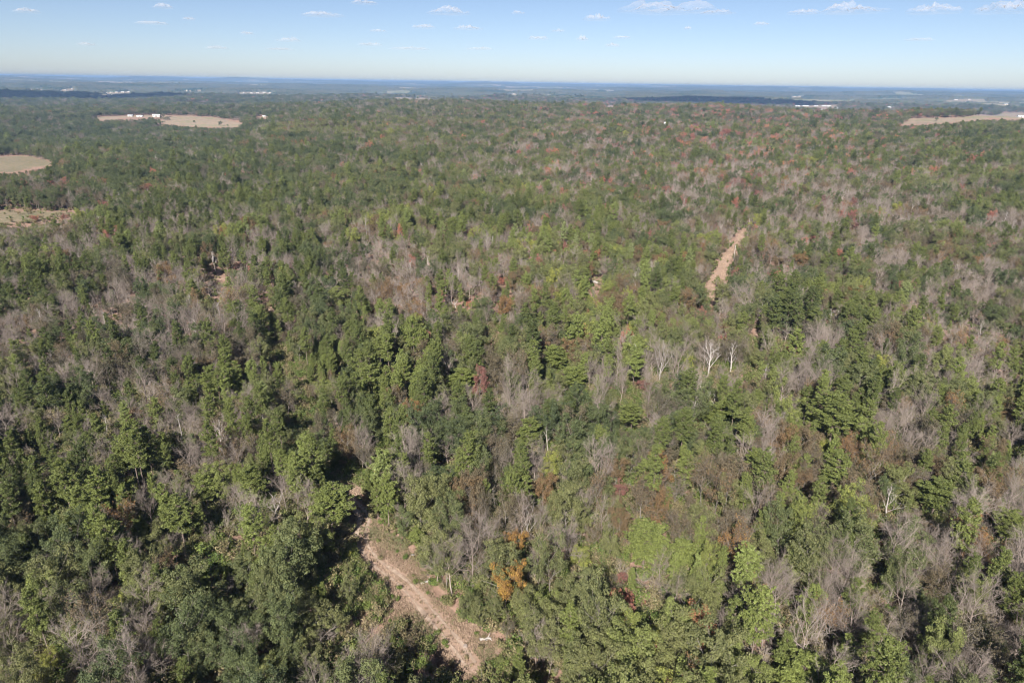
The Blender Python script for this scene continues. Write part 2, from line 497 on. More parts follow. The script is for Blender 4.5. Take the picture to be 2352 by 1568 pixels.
def build_pine(seed, hgt=17, rad=3.1, base=.42, whorls=15, per=9, narrow=1.0):
    g = np.random.default_rng(seed)
    tr = Geo(); cr = Geo()
    n = 8; p = np.zeros(3); d = unit(np.array([g.normal() * .02, g.normal() * .02, 1.])); pts = [p]
    for k in range(n):
        d = unit(d + g.normal(size=3) * .02 * np.array([1, 1, 0])); p = p + d * hgt * .97 / n; pts.append(p)
    pts = np.array(pts); rr = [.19 * (1 - .85 * (k / n)) for k in range(n + 1)]
    tr.tubes(pts[:-1], pts[1:], rr[:-1], rr[1:], 7)
    at = lambda f: np.array([np.interp(f * n, np.arange(n + 1), pts[:, i]) for i in range(3)])
    T = []; sA = []; sB = []; ra = []; az = g.uniform(0, 6.28)
    for wv in range(whorls):
        f = base + (1 - base) * (wv + g.random() * .7) / whorls
        t = (f - base) / (1 - base)
        prof = max(1 - ((t - .42) / .63) ** 2, .1) ** .5
        nb = 6 if t < .8 else 4
        for b in range(nb):
            if g.random() < .14: continue
            az += 6.283 / nb + g.normal() * .3
            L = rad * prof * g.uniform(.5, 1.22)
            e = R(-5 + 50 * t + g.normal() * 14)
            dr = np.array([math.cos(az) * math.cos(e), math.sin(az) * math.cos(e), math.sin(e)])
            p0 = at(min(f + g.uniform(-.5, .5) * (1 - base) / whorls * 1.3, .98)); m = p0 + dr * L * .6; q = p0 + dr * L + np.array([0, 0, .12 * L])
            sA += [p0, m]; sB += [m, q]; ra += [.05, .03]
            side = unit(np.cross(dr, [0, 0, 1]))
            k = max(3, int(per * L / rad))
            for u in range(k):
                a = .35 + .65 * (u + g.random()) / k
                wdt = .34 * L * (1.15 - a)
                c = p0 + (q - p0) * a + side * g.uniform(-1, 1) * (wdt + .25) + np.array([0, 0, g.normal() * .22 + .1])
                T.append((c, g.uniform(.32, .55)))
    for u in range(10): T.append((at(.97) + np.array([g.normal() * .25, g.normal() * .25, g.uniform(-.6, .45)]), .36))
    cr.tubes(sA, sB, ra, [x * .6 for x in ra], 3)
    for q in cr.m: q[:] = 1
    C = np.array([t[0] for t in T]); S = np.array([t[1] for t in T])
    k = 24
    Cn = np.repeat(C, k, 0); s = np.repeat(S, k)
    dd = g.normal(size=(len(Cn), 3)); dd /= np.linalg.norm(dd, axis=1)[:, None]; dd[:, 2] = dd[:, 2] * .8 + .15
    P = Cn + dd * (s * g.uniform(.45, 1, len(Cn)))[:, None] * np.array([1, 1, .62])
    nn = dd * .7 + g.normal(size=dd.shape) * .6 + np.array([0, 0, .3]); nn /= np.linalg.norm(nn, axis=1)[:, None]
    ct = np.repeat(g.random(len(C)), k) * .45 + g.random(len(Cn)) * .55
    cr.cards(P, nn, .165 * g.uniform(.8, 1.3, len(P)), .085 * g.uniform(.7, 1.3, len(P)), ct)
    return tr, cr

def build_shrub(seed, hgt=2.2, rad=1.3, n=420):
    g = np.random.default_rng(seed)
    tr = Geo(); cr = Geo()
    A = []; B = []; E = []
    for k in range(9):
        a = g.uniform(0, 6.28); e = g.uniform(.7, 1.4)
        d = np.array([math.cos(a) * math.cos(e), math.sin(a) * math.cos(e), math.sin(e)])
        q = d * hgt * g.uniform(.6, 1); A.append(np.zeros(3) + d * .02); B.append(q); E += [q, q * .75, q * .5]
    tr.tubes(A, B, [.03] * 9, [.01] * 9, 3)
    E = np.array(E); k = g.integers(0, len(E), n)
    d = g.normal(size=(n, 3)); d /= np.linalg.norm(d, axis=1)[:, None]
    P = E[k] * np.array([rad / hgt * 1.5, rad / hgt * 1.5, 1]) + d * .38
    P[:, 2] = np.maximum(P[:, 2], .1)
    nn = d + np.array([0, 0, .5]); nn /= np.linalg.norm(nn, axis=1)[:, None]
    cr.cards(P, nn, .12 * g.uniform(.7, 1.3, n), .08 * g.uniform(.7, 1.3, n), g.random(n))
    return tr, cr

# variants: kind -> list of (trunk mesh, crown mesh, height, radius)
V = {}
def add_variants(kind, builds, bark, leaf):
    L = []
    for i, (fn, kw) in enumerate(builds):
        tr, cr = fn(**kw)
        cm = [M[leaf], M[bark]] if leaf else [M[bark], M['twig'] if kind == 'bare_tree' else M[bark]]
        cv = np.concatenate(cr.v); hh = float(np.percentile(cv[:, 2], 99.8)); rd = float(np.percentile(np.hypot(cv[:, 0], cv[:, 1]), 97))
        L.append((tr.mesh('trunk', [M[bark]]), cr.mesh('crown', cm), hh, rd))
    V[kind] = L

add_variants('pine_tree', [(build_pine, dict(seed=s, hgt=h, rad=r, base=b, whorls=wn_)) for s, h, r, b, wn_ in
    ((1, 18, 3.3, .45, 15), (2, 16, 2.9, .38, 14), (3, 19, 3.5, .52, 14), (4, 14, 2.7, .30, 15), (5, 17, 3.0, .40, 16), (6, 12, 2.5, .22, 15), (7, 20, 3.2, .50, 15))], 'bark_pine', 'pine')
add_variants('oak_tree', [(build_oak, dict(seed=s, hgt=h, rad=r, limbs=l, per=p)) for s, h, r, l, p in
    ((11, 14, 4.0, 11, 60), (12, 13, 3.6, 11, 52), (13, 12, 3.8, 10, 60), (14, 15, 4.2, 12, 54), (15, 11, 3.2, 10, 46), (16, 14, 3.6, 11, 38), (17, 15, 3.0, 12, 46))], 'bark_oak', 'oak')
add_variants('bare_tree', [(build_bare, dict(seed=s, hgt=h, rad=r, limbs=l, tw=t, up=u)) for s, h, r, l, t, u in
    ((21, 14, 3.6, 10, 5, .8), (22, 13, 3.3, 9, 4, .9), (23, 15, 4.0, 11, 5, .75), (24, 12, 3.2, 10, 4, .7), (25, 13, 2.8, 9, 5, 1.0))], 'bark_bare', None)
add_variants('russet_tree', [(build_russet, dict(seed=s, hgt=h, rad=r, n_leaf=n)) for s, h, r, n in
    ((31, 13, 3.6, 3200), (32, 12, 3.3, 2300), (33, 14, 3.8, 2700), (34, 12, 3.0, 3800), (35, 11, 3.4, 1700))] + [(build_oak, dict(seed=36, hgt=12, rad=3.4, limbs=11, per=44)), (build_oak, dict(seed=37, hgt=13, rad=3.0, limbs=11, per=34))], 'bark_oak', 'russet')
add_variants('red_tree', [(build_oak, dict(seed=s, hgt=h, rad=r, limbs=10, per=p)) for s, h, r, p in
    ((41, 12, 3.0, 36), (42, 11, 2.8, 30), (43, 13, 3.0, 38))], 'bark_oak', 'red')
add_variants('dead_tree', [(build_snag, dict(seed=s, hgt=h, rad=r, limbs=l, style=st)) for s, h, r, l, st in
    ((51, 11, 3.4, 6, 1), (52, 13, 2.2, 8, 2), (53, 14, 1.2, 5, 0), (54, 12, 3.0, 7, 2))], 'bark_dead', None)
add_variants('shrub', [(build_shrub, dict(seed=s, hgt=h, rad=r)) for s, h, r in ((61, 2.2, 1.3), (62, 1.6, 1.2), (63, 3.0, 1.3), (64, 1.2, .9))], 'bark_oak', 'shrub')

# ------------------------------------------------------------------ which trees grow where (control points read off the photo)
# x, y (display px), weights of pine, oak, bare, russet, red
CTRL = [
 (120,260,1,6,2,1,.1),(450,240,1,6,2,1.5,.1),(800,260,1,5,3,1,.2),(1150,260,1,5,2,2,.5),(1450,255,1,5,2,2,1.0),(1750,260,1,4,2,3,1.3),(2050,270,1,4,2,2,.6),(2300,300,2,5,1.5,1,.2),
 (80,330,1,7,1,1,0),(350,330,1,7,1,1,.1),(700,310,1,6,1.5,2,0),(1000,320,1,5,2.5,2,.2),(1300,320,1,4,3,2,.6),(1600,320,2,3.5,3,2,1.1),(1850,330,2.5,3.5,2.5,2,1.0),(2150,340,3,3.5,2.5,2,.4),
 (80,430,.6,5,2.5,2,.1),(300,420,1.5,6,1.5,1,.1),(550,430,3,4.5,1.5,1,.1),(850,420,1.5,6,1.5,1.5,.1),(1150,400,1,5,3,1.5,.15),(1350,370,.6,2.5,5,2,.3),(1600,400,1.2,3,4,2,.35),(1850,420,1.5,2.5,4.5,2.5,.2),(2100,410,1.5,3,4,2.5,.2),(2320,420,3,4,2,1.5,.1),
 (100,540,1.5,3,3.5,1.5,.05),(350,520,4.5,2.5,2,1,.05),(550,560,4.5,2,2.5,1,0),(800,530,1.5,3,4,2,.05),(1000,500,3,5,2,1,.1),(1200,530,3.5,5,1.2,1,.15),(1400,500,3.5,5,1.5,1,.25),(1600,520,1.5,3,4,2,.1),(1850,520,1.2,2.5,4.5,2.5,.25),(2100,540,1,2.5,4.5,3.5,.25),(2300,540,1,3,4,3,.15),
 (60,640,6,2,2,.6,0),(250,650,3,2,4.5,1,0),(450,640,2,2,5,1.5,.05),(650,620,3,2,4,1.5,.1),(880,600,1.5,1.5,6,2.5,.1),(1080,620,2,1.5,5.5,2.5,.2),(1300,600,3,4,2.5,1.5,.1),(1500,600,3,5,1.5,2,.1),(1750,590,1.5,2.5,4.5,2.5,.3),(1950,600,3,4,2.5,2.5,.4),(2150,620,3.5,4,2.5,2,.1),(2320,620,1.2,2.5,4.5,3,.05),
 (80,740,3,2,4,2,.1),(300,720,2.5,2,4.5,2,.1),(500,740,2,1.5,5,3,.05),(700,720,5,4,1.5,1,0),(850,760,4,2.5,2.5,1.5,0),(1050,700,1.5,2,5,2.5,.2),(1200,760,3,3,2,3,.1),(1400,720,2,5,2,2.5,.1),(1600,740,1.5,3.5,3,2.5,.1),(1850,720,6,3,1,.7,0),(2050,740,3,3,3,1.5,0),(2250,730,2,2.5,4,2.5,0),
 (80,870,7,2,1.5,1,0),(280,860,2.5,2,4,2.5,0),(480,850,2,2,4,3,0),(600,870,6,2,2,1,0),(750,850,8,2,.8,.8,0),(930,850,8,2,.6,.8,0),(1100,830,3,4,1.5,2.5,.2),(1260,840,4,5,1,1.5,0),(1420,850,1.5,2.5,4.5,3,.3),(1600,840,1.2,2.5,4.5,3,.3),(1800,830,3,3,3,1.5,.1),(2000,850,7,2,1.5,.8,0),(2250,840,4,2,3.5,1.5,0),
 (80,980,7,2,1.5,1,0),(280,980,3,2,4,2.5,0),(500,960,1.5,2,4,3.5,.1),(650,980,6,3,1,1,0),(850,950,5,4,1.5,1,0),(1000,960,3,5,2.5,1.5,0),(1200,950,2.5,4,2.5,2,0),(1400,940,3,4,2,2.5,.1),(1550,950,2,3,2.5,3,.2),(1700,960,4,3,1.5,2,0),(1880,970,7,1.5,1,.8,0),(2050,980,1.5,1.5,6,2.5,0),(2250,980,5,2,3,1,0),
 (80,1100,7,2,1.5,1,0),(280,1100,6,2,1.5,1.5,0),(500,1080,3,2.5,2.5,2.5,0),(700,1080,6,3,1.5,1,0),(870,1090,5,5,.8,.8,0),(1050,1080,2,5,2,2.5,0),(1250,1090,2,4.5,2,3,.1),(1450,1080,3,3.5,1.5,3,.2),(1650,1060,5,3,1,2,0),(1850,1060,7,1.5,1,1,0),(2030,1120,1.5,1.5,6,2.5,0),(2250,1100,3.5,2,4,1.5,0),
 (100,1230,7,3,1,.7,0),(300,1220,7,3,1,.7,0),(520,1230,5,3,2,1.2,0),(700,1290,2,7,1,.5,0),(1000,1230,1,5,1.5,3,.1),(1150,1190,1,5,1.5,3.5,.1),(1300,1200,1,4,1.5,4,.1),(1450,1200,2.5,2.5,1.5,4,.5),(1620,1200,3,3,1.5,2.5,0),(1800,1200,2,2.5,4,3,.1),(1980,1220,1.5,2,5,2.5,0),(2200,1240,1.2,2,6,2,0),
 (100,1370,1.5,4,4,1,0),(300,1370,2,5,3,1,.1),(500,1370,2,5,3,1,0),(700,1420,1.5,5,3,1,0),(1080,1350,1.5,6,1,1.5,0),(1250,1350,2,7,.5,1,0),(1400,1380,1.5,7,1,1,.3),(1550,1380,1,2.5,4,3,.5),(1750,1350,1,1.5,6,3,.1),(1950,1380,2,2,5,2,0),(2200,1400,1.5,2,6,1.5,0),
 (100,1500,1,3.5,5,1,.1),(300,1500,1.5,5,3,.8,.1),(520,1480,2,5,3,1,0),(720,1520,1.5,4,4.5,1,0),(900,1520,2.5,6,1.5,1,0),(1150,1500,2,6,1,1,.1),(1350,1500,1.5,6,2,1,.1),(1600,1520,1,7,1.5,1,0),(1780,1500,4,2.5,3,1,0),(2000,1500,3,3,4,1,0),(2250,1500,3,2,5,1,0),
]
KINDS = ['pine_tree', 'oak_tree', 'bare_tree', 'russet_tree', 'red_tree']
CT = np.array(CTRL, float)
CT[:, 4] *= 1.3; CT[:, 5] *= 1.15
CT[:, 6] *= np.where((CT[:, 1] < 400) & (CT[:, 0] > 1350), 1.9, 1.2)

def mixture(q, x, y):
    """probabilities of the five kinds at display points q (n,2)"""
    d = (q[:, None, 0] - CT[None, :, 0]) ** 2 + ((q[:, None, 1] - CT[None, :, 1]) * 1.6) ** 2
    wgt = 1 / (d + 60 ** 2) ** 2
    p = wgt @ CT[:, 2:] / wgt.sum(1)[:, None]
    for k in range(5):
        sc = 17 if k < 4 else 14
        nz = fbm(x / sc, y / sc, 2, 40 + 7 * k) - .5
        p[:, k] = p[:, k] ** 1.45 * np.exp(nz * (5.5 if k < 4 else 12))
    return p / p.sum(1)[:, None]

# ------------------------------------------------------------------ ground
def ground_material():
    m, t, out = mat('forest_floor')
    geo = N(t, 'ShaderNodeNewGeometry')
    def noise(sc, det=4, ro=.6):
        n = N(t, 'ShaderNodeTexNoise'); n.inputs['Scale'].default_value = sc; n.inputs['Detail'].default_value = det; n.inputs['Roughness'].default_value = ro
        t.links.new(geo.outputs['Position'], n.inputs[0]); return n.outputs[0]
    floor = ramp(t, [(.25, (.16,.105,.078)), (.5, (.27,.175,.13)), (.66, (.36,.24,.18)), (.85, (.22,.18,.10))], noise(.35, 6, .7))
    g1 = ramp(t, [(.25, (.15,.14,.08)), (.42, (.26,.185,.13)), (.58, (.33,.235,.175)), (.78, (.41,.30,.235))], noise(.22, 7, .72))
    g2 = ramp(t, [(.3, (.27,.165,.125)), (.7, (.42,.31,.25))], noise(.05, 5, .7))
    grass = mixc(t, .28, g1, g2)
    f1 = ramp(t, [(.3, (.17,.13,.085)), (.5, (.28,.205,.155)), (.58, (.17,.165,.09)), (.8, (.33,.26,.19))], noise(.012, 8, .7))
    f2 = ramp(t, [(.35, (.17,.16,.09)), (.65, (.40,.30,.23))], noise(.09, 6, .8))
    fld = mixc(t, .4, f1, f2)
    fara = ramp(t, [(.35, (.26,.22,.16)), (.5, (.17,.18,.10)), (.62, (.34,.27,.21)), (.75, (.15,.17,.08))], noise(.0016, 3, .5))
    a1 = N(t, 'ShaderNodeAttribute', attribute_name='clearing'); a2 = N(t, 'ShaderNodeAttribute', attribute_name='pasture'); a3 = N(t, 'ShaderNodeAttribute', attribute_name='distant')
    c = mixc(t, a1.outputs[2], floor, grass)
    a4 = N(t, 'ShaderNodeAttribute', attribute_name='meadow')
    m1 = ramp(t, [(.36, (.11,.12,.06)), (.46, (.24,.185,.13)), (.55, (.14,.135,.075)), (.64, (.30,.22,.165))], noise(.07, 8, .85))
    c = mixc(t, a4.outputs[2], c, m1)
    c = mixc(t, a3.outputs[2], c, fara)
    c = mixc(t, a2.outputs[2], c, fld)
    p = N(t, 'ShaderNodeBsdfPrincipled'); t.links.new(c, p.inputs['Base Color'])
    p.inputs['Roughness'].default_value = .95; p.inputs['Specular IOR Level'].default_value = .1
    b = N(t, 'ShaderNodeBump'); b.inputs['Strength'].default_value = .7; b.inputs['Distance'].default_value = .35
    t.links.new(noise(1.1, 5, .7), b.inputs['Height']); t.links.new(b.outputs[0], p.inputs['Normal'])
    t.links.new(p.outputs[0], out.inputs[0])
    return m

ang = np.radians(np.concatenate([np.arange(-180, -48, 6.0), np.arange(-48, 48.01, .125), np.arange(54, 180, 6.0)]))
rad_ = np.concatenate([[0.5, 3], np.geomspace(6, 33000, 570)])
AA, RR = np.meshgrid(ang, rad_)
gx, gy = RR * np.sin(AA), RR * np.cos(AA)
gz = H(gx, gy)
gm = grid_mesh('ground', np.stack([gx, gy, gz], -1)[:, ::-1], [ground_material()], wrap=True)
gp = np.stack([gx, gy, gz], -1)[:, ::-1].reshape(-1, 3)
gq = proj(gp)
wob = (fbm(gp[:, 0] / 5, gp[:, 1] / 5, 3, 77) - .5)
gq2 = gq + np.stack([wob * 46, np.roll(wob, 900) * 30], 1) * (np.hypot(gp[:, 0], gp[:, 1]) < 500)[:, None]
near = (inpoly(gq2, CLEARING) | inpoly(gq + (gq2 - gq) * .18, ROW) | inpoly(gq2, SCRUB)).astype(np.float32)
for gx_, gy_, ga, gb in GAPS:
    near = np.maximum(near, .6 * (((gq2[:, 0] - gx_) / (ga * 1.5)) ** 2 + ((gq2[:, 1] - gy_) / (gb * 1.5)) ** 2 < 1))
past = np.zeros(len(gp), np.float32)
rg_ = np.hypot(gp[:, 0], gp[:, 1])
mead = np.zeros(len(gp), np.float32)
w1_ = fbm(gp[:, 0] / 90, gp[:, 1] / 90, 4, 171) - .5; w2_ = fbm(gp[:, 0] / 90, gp[:, 1] / 90, 4, 181) - .5
gqf = gq + np.stack([w1_ * 26, w2_ * np.clip(9000 / rg_, 1.5, 9)], 1)
for f in FIELDS[:5] + FARF: past = np.maximum(past, inpoly(gqf, f))
for f in FIELDS[2:4]:
    past *= 1 - inpoly(gqf, f); mead = np.maximum(mead, inpoly(gqf, f))
for f in FIELDS[5:]: past = np.maximum(past, .55 * inpoly(gqf, f))
rr_ = np.hypot(gp[:, 0], gp[:, 1])
near *= (rr_ < 1200); past *= (rr_ > 450)
for nm, val in (('meadow', mead), ('clearing', near), ('pasture', past.astype(np.float32)), ('distant', sst(5900, 6400, rr_).astype(np.float32))):
    a = gm.attributes.new(nm, 'FLOAT', 'POINT'); a.data.foreach_set('value', val.astype(np.float32))
ground = link('ground', gm, kind='structure')
for p_ in gm.polygons: pass
gm.polygons.foreach_set('use_smooth', np.ones(len(gm.polygons), bool))

# wheel ruts of the dirt track, two strips that wander, widen and break up
TRACK = [Z2(p) for p in [(1250,1470),(1130,1300),(1040,1200),(960,1110),(900,1035),(830,950),(735,868),(650,815),(590,765),(550,705),(522,645),(515,600),(545,540),(560,480),(500,430),(440,380),(400,320)]]
pts = np.array([hit(*p)[:2] for p in TRACK])
s_ = np.concatenate([[0], np.cumsum(np.linalg.norm(np.diff(pts, axis=0), axis=1))])
ss = np.arange(0, s_[-1], .5)
px_ = np.interp(ss, s_, pts[:, 0]); py_ = np.interp(ss, s_, pts[:, 1])
ker = np.ones(13) / 13
px_ = np.convolve(np.pad(px_, 6, 'edge'), ker, 'valid'); py_ = np.convolve(np.pad(py_, 6, 'edge'), ker, 'valid')
tx, ty = np.gradient(px_), np.gradient(py_); tl = np.hypot(tx, ty); nx, ny = -ty / tl, tx / tl
m_t, t_, o_ = mat('bare_earth')
ge_ = N(t_, 'ShaderNodeNewGeometry'); nn_ = N(t_, 'ShaderNodeTexNoise'); nn_.inputs['Scale'].default_value = .9; nn_.inputs['Detail'].default_value = 6
t_.links.new(ge_.outputs['Position'], nn_.inputs[0])
pb = N(t_, 'ShaderNodeBsdfPrincipled'); t_.links.new(ramp(t_, [(.3, (.26,.19,.14)), (.55, (.34,.255,.195)), (.75, (.43,.34,.265))], nn_.outputs[0]), pb.inputs['Base Color'])
pb.inputs['Roughness'].default_value = .95; t_.links.new(pb.outputs[0], o_.inputs[0])
G = Geo()
for side in (-1, 1):
    off = side * (.85 + .18 * (fbm(ss / 6, ss * 0 + side, 2, 3) - .5))
    wd = np.clip(.20 + .6 * (fbm(ss / 3.5, ss * 0 + side * 5, 3, 8) - .4), 0.08, .4)
    wd = wd + .3 * sst(34, 60, ss) * (fbm(ss / 5, ss * 0, 2, 21) > .42)
    rows = []
    for e in (-1, 1):
        ex = px_ + nx * (off + e * wd); ey = py_ + ny * (off + e * wd)
        rows.append(np.stack([ex, ey, H(ex, ey) + .08], 1))
    q = np.stack([rows[0][:-1], rows[1][:-1], rows[1][1:], rows[0][1:]], 1)
    ok = (wd[:-1] > .05) & (wd[1:] > .05)
    G.quads(q[ok][:, ::-1])
link('dirt_track', G.mesh('dirt_track', [m_t]), kind='structure')

# ------------------------------------------------------------------ hand placed trees: kind, variant, foot, top y, width, tint, label
def z(ox, oy, s):
    return lambda x, y: ((ox + x * s) * .91875, (oy + y * s) * .91875)
HERO = [
 ('dead_tree',0,(634,1196),1126,44,.5,'bleached white dead tree with spreading broken limbs left of the track clearing'),
 ('dead_tree',0,(1514,881),773,42,.5,'tall bleached dead tree whose pale trunk forks into two stems'),
 ('dead_tree',3,(1624,870),780,50,.5,'pale dead tree with a wide fan of bare limbs, left of its taller twin'),
 ('dead_tree',1,(1677,859),783,36,.5,'pale dead tree with an open leaning fan, right of its wider twin'),
 ('bare_tree',1,(1424,932),820,36,.7,'tall thin bare tree with a pale trunk and rounded top above pinkish scrub'),
 ('bare_tree',4,(1352,908),812,30,.6,'narrow greyish bare tree standing left of the tall forked dead one'),
 ('dead_tree',2,(1634,945),902,22,.5,'short leaning dead trunk with stubs of limbs beside a dense pine'),
 ('dead_tree',2,(1258,1048),976,22,.5,'slim pale dead trunk standing among dark crowns below the ridge'),
 ('dead_tree',2,(1284,1053),1012,12,.5,'straight pale branchless trunk just right of a slim dead tree'),
 ('dead_tree',3,(2033,1198),1112,56,.5,'large pale dead tree fanning out beside a dark rounded pine'),
 ('bare_tree',2,(2075,1507),1418,72,.8,'big bare tree with fanned pale limbs among green pines at lower right'),
 ('bare_tree',0,(2018,1404),1346,52,.8,'spreading bare tree with low forked limbs at the lower right'),
 ('bare_tree',3,(2272,1489),1405,76,.8,'wide bare grey tree near the lower right corner'),
 ('bare_tree',3,(742,1503),1437,70,.7,'spreading bare tree with crooked grey limbs at bottom left of the clearing'),
 ('bare_tree',1,(621,894),833,34,.7,'bare grey tree standing over a shaded pink gap'),
 ('dead_tree',2,(609,1010),950,16,.5,'thin dead tree with a bent top beside an olive oak'),
 ('bare_tree',1,(1073,1359),1306,42,.9,'small pale bare tree leaning beside the grassy clearing'),
 ('bare_tree',0,(1504,1372),1317,52,.8,'pinkish bare tree below the bright light green crown'),
 ('bare_tree',1,(1259,1560),1469,60,.8,'tall fine twigged bare tree at the bottom edge'),
 ('dead_tree',1,(1905,747),708,24,.5,'pale dead snag sticking out above dense pines'),
 ('bare_tree',3,(1802,793),747,50,.9,'spreading bare tree with a pale bent trunk beside pines'),
 ('bare_tree',0,(484,685),643,44,.9,'pale wide bare tree near a pink bare patch'),
 ('dead_tree',0,(1046,706),684,26,.5,'small white forked dead tree on the far slope'),
 ('bare_tree',2,(1083,690),632,44,.8,'tall spreading bare tree behind a small forked dead one'),
 ('bare_tree',0,(250,900),840,44,.7,'grey bare tree among brown crowns at far left'),
 ('bare_tree',1,(1030,1075),985,56,.95,'tall pale bare tree with yellowish twigs left of a rounded green crown'),
 ('bare_tree',1,(535,1380),1320,46,.8,'pale thin bare tree between leafy green oaks at lower left'),
 ('bare_tree',4,(595,1510),1430,44,.7,'upright grey bare tree among bright green shrubs at bottom left'),
 ('pine_tree',0,(764,1240),1112,104,.50,'large green pine standing alone beside the dirt track'),
 ('pine_tree',1,(428,1268),1144,80,.50,'tall green pine above the red earth bank at lower left'),
 ('pine_tree',2,(1452,1007),924,64,.45,'layered flat topped pine with a bare pale lower trunk'),
 ('pine_tree',4,(1641,992),926,76,.40,'dense dome shaped pine below a leaning dead trunk'),
 ('pine_tree',0,(2305,1262),1172,72,.62,'bright open pine with its trunk showing at the right edge'),
 ('pine_tree',4,(2137,1188),1096,84,.30,'dark rounded pine right of the large pale dead tree'),
 ('pine_tree',1,(1837,1457),1333,68,.78,'bright yellowish green tapering pine near the lower right'),
 ('pine_tree',4,(1823,1610),1500,110,.70,'broad bright green pine cut by the bottom edge'),
 ('pine_tree',4,(1903,1032),903,86,.45,'big dense pine left of a thin leaning bare trunk'),
 ('pine_tree',1,(1908,1152),1040,76,.40,'tall dark layered pine with a yellow sapling above it'),
 ('pine_tree',3,(960,1256),1208,42,.70,'small bright green cedar shaped pine at the clearing edge'),
 ('pine_tree',4,(1475,1318),1206,100,.64,'pale yellowish green broad pine at the brightest shadowless spot'),
 ('pine_tree',3,(1560,1310),1236,70,.70,'pale lime green rounded crown right of the brightest pine'),
 ('pine_tree',4,(1210,1045),958,60,.45,'rounded blue green pine with a smooth dome crown'),
 ('pine_tree',4,(1275,860),795,66,.60,'bright green dense pine above a smaller rounded one'),
 ('pine_tree',4,(1315,905),845,60,.70,'light green rounded pine in front of the bright dense one'),
 ('pine_tree',4,(1060,905),845,70,.55,'wide layered green pine left of the rust red tree'),
 ('pine_tree',0,(855,925),835,56,.50,'tall green pine with shaded gap beneath it'),
 ('pine_tree',0,(480,1175),1085,60,.55,'tall pine over deep shade at the left'),
 ('pine_tree',4,(590,1170),1070,70,.50,'dense pine just up from the white dead tree'),
 ('oak_tree',0,(680,1400),1205,138,.35,'very large dark green oak left of the dirt track'),
 ('oak_tree',5,(1369,1535),1313,136,.42,'huge olive grey oak in the lower middle'),
 ('oak_tree',3,(1612,1610),1402,178,.38,'huge dark olive oak with a wide crown at the bottom edge'),
 ('oak_tree',5,(1262,1390),1222,96,.40,'tall greyish olive oak behind the orange oak'),
 ('russet_tree',5,(1160,1408),1290,100,1.0,'bright orange yellow oak at the right side of the clearing'),
 ('russet_tree',5,(1185,1285),1218,56,.90,'orange brown oak above the larger orange yellow one'),
 ('russet_tree',5,(1420,1250),1152,52,.62,'brown red oval crown left of the pale green pine'),
 ('red_tree',1,(1422,1152),1102,34,.15,'small dark red tree above the brown red oval crown'),
 ('russet_tree',6,(1503,1228),1118,56,.66,'tall russet red crown above the pale green pine'),
 ('red_tree',0,(1101,928),838,40,.20,'tall rust red tree between green crowns in the middle'),
 ('red_tree',1,(1428,1352),1314,30,.22,'small dark red sapling below the brown oval crown'),
 ('russet_tree',5,(1158,737),676,46,.74,'orange brown tree on the middle slope'),
 ('russet_tree',5,(1255,1170),1090,70,.70,'orange brown crown left of the small dark red tree'),
 ('red_tree',0,(1151,654),634,26,.75,'bright orange red tree on the far slope'),
 ('red_tree',1,(238,482),460,26,.55,'red maple by the pasture at the left'),
 ('red_tree',0,(340,438),420,22,.55,'small red maple behind the left pasture'),
 ('red_tree',1,(150,506),490,20,.35,'dull red maple at the pasture corner'),
 ('red_tree',0,(82,508),492,22,.55,'red maple in front of the lower left pasture'),
 ('red_tree',1,(1352,412),394,26,.65,'red crown at the left of a far red group'),
 ('red_tree',0,(1383,424),404,18,.65,'red crown in the middle of a far red group'),
 ('red_tree',1,(1402,426),406,14,.65,'red crown at the right of a far red group'),
 ('red_tree',0,(1386,486),466,20,.75,'bright red maple among green crowns up the slope'),
 ('red_tree',1,(1528,450),423,18,.55,'red topped tree with a pale trunk on the far slope'),
 ('red_tree',0,(2208,442),421,24,.45,'lone crimson tree at the far right'),
 ('red_tree',1,(1928,594),570,24,.80,'bright orange red tree right of the cleared strip'),
 ('red_tree',2,(1960,532),508,26,.10,'mauve red tree right of two dark pines'),
 ('red_tree',2,(1868,562),538,26,.25,'dull pink red tree near the top of the cleared strip'),
 ('russet_tree',5,(1785,620),588,38,.55,'reddish brown round tree beside the cleared strip'),
 ('red_tree',1,(550,622),600,26,.10,'pinkish red tree by a bare pink patch at the left'),
 ('red_tree',2,(1475,905),872,40,.20,'pinkish red sapling below the bare trunks'),
 ('red_tree',1,(1530,905),880,30,.15,'small pink red tree right of the forked dead tree'),
 ('oak_tree',2,(1892,1062),1010,30,1.0,'small bright yellow sapling above a dark pine'),
 ('oak_tree',2,(1575,860),815,30,.95,'yellow green tree between the pale dead trunks'),
 ('oak_tree',4,(780,720),660,60,.85,'bright green leafy tree on the slope left of centre'),
 ('oak_tree',4,(955,770),720,40,.80,'yellow green tree on the middle slope'),
 ('oak_tree',4,(270,735),720,18,.9,'small yellowish tree far at the left'),
 ('oak_tree',0,(1340,1240),1180,44,.62,'light green leafy tree left of the brown oval crown'),
 ('oak_tree',0,(1330,1310),1255,60,.88,'light yellow green oak lower left of the pale pine'),
]
ORNG = []
hero = []
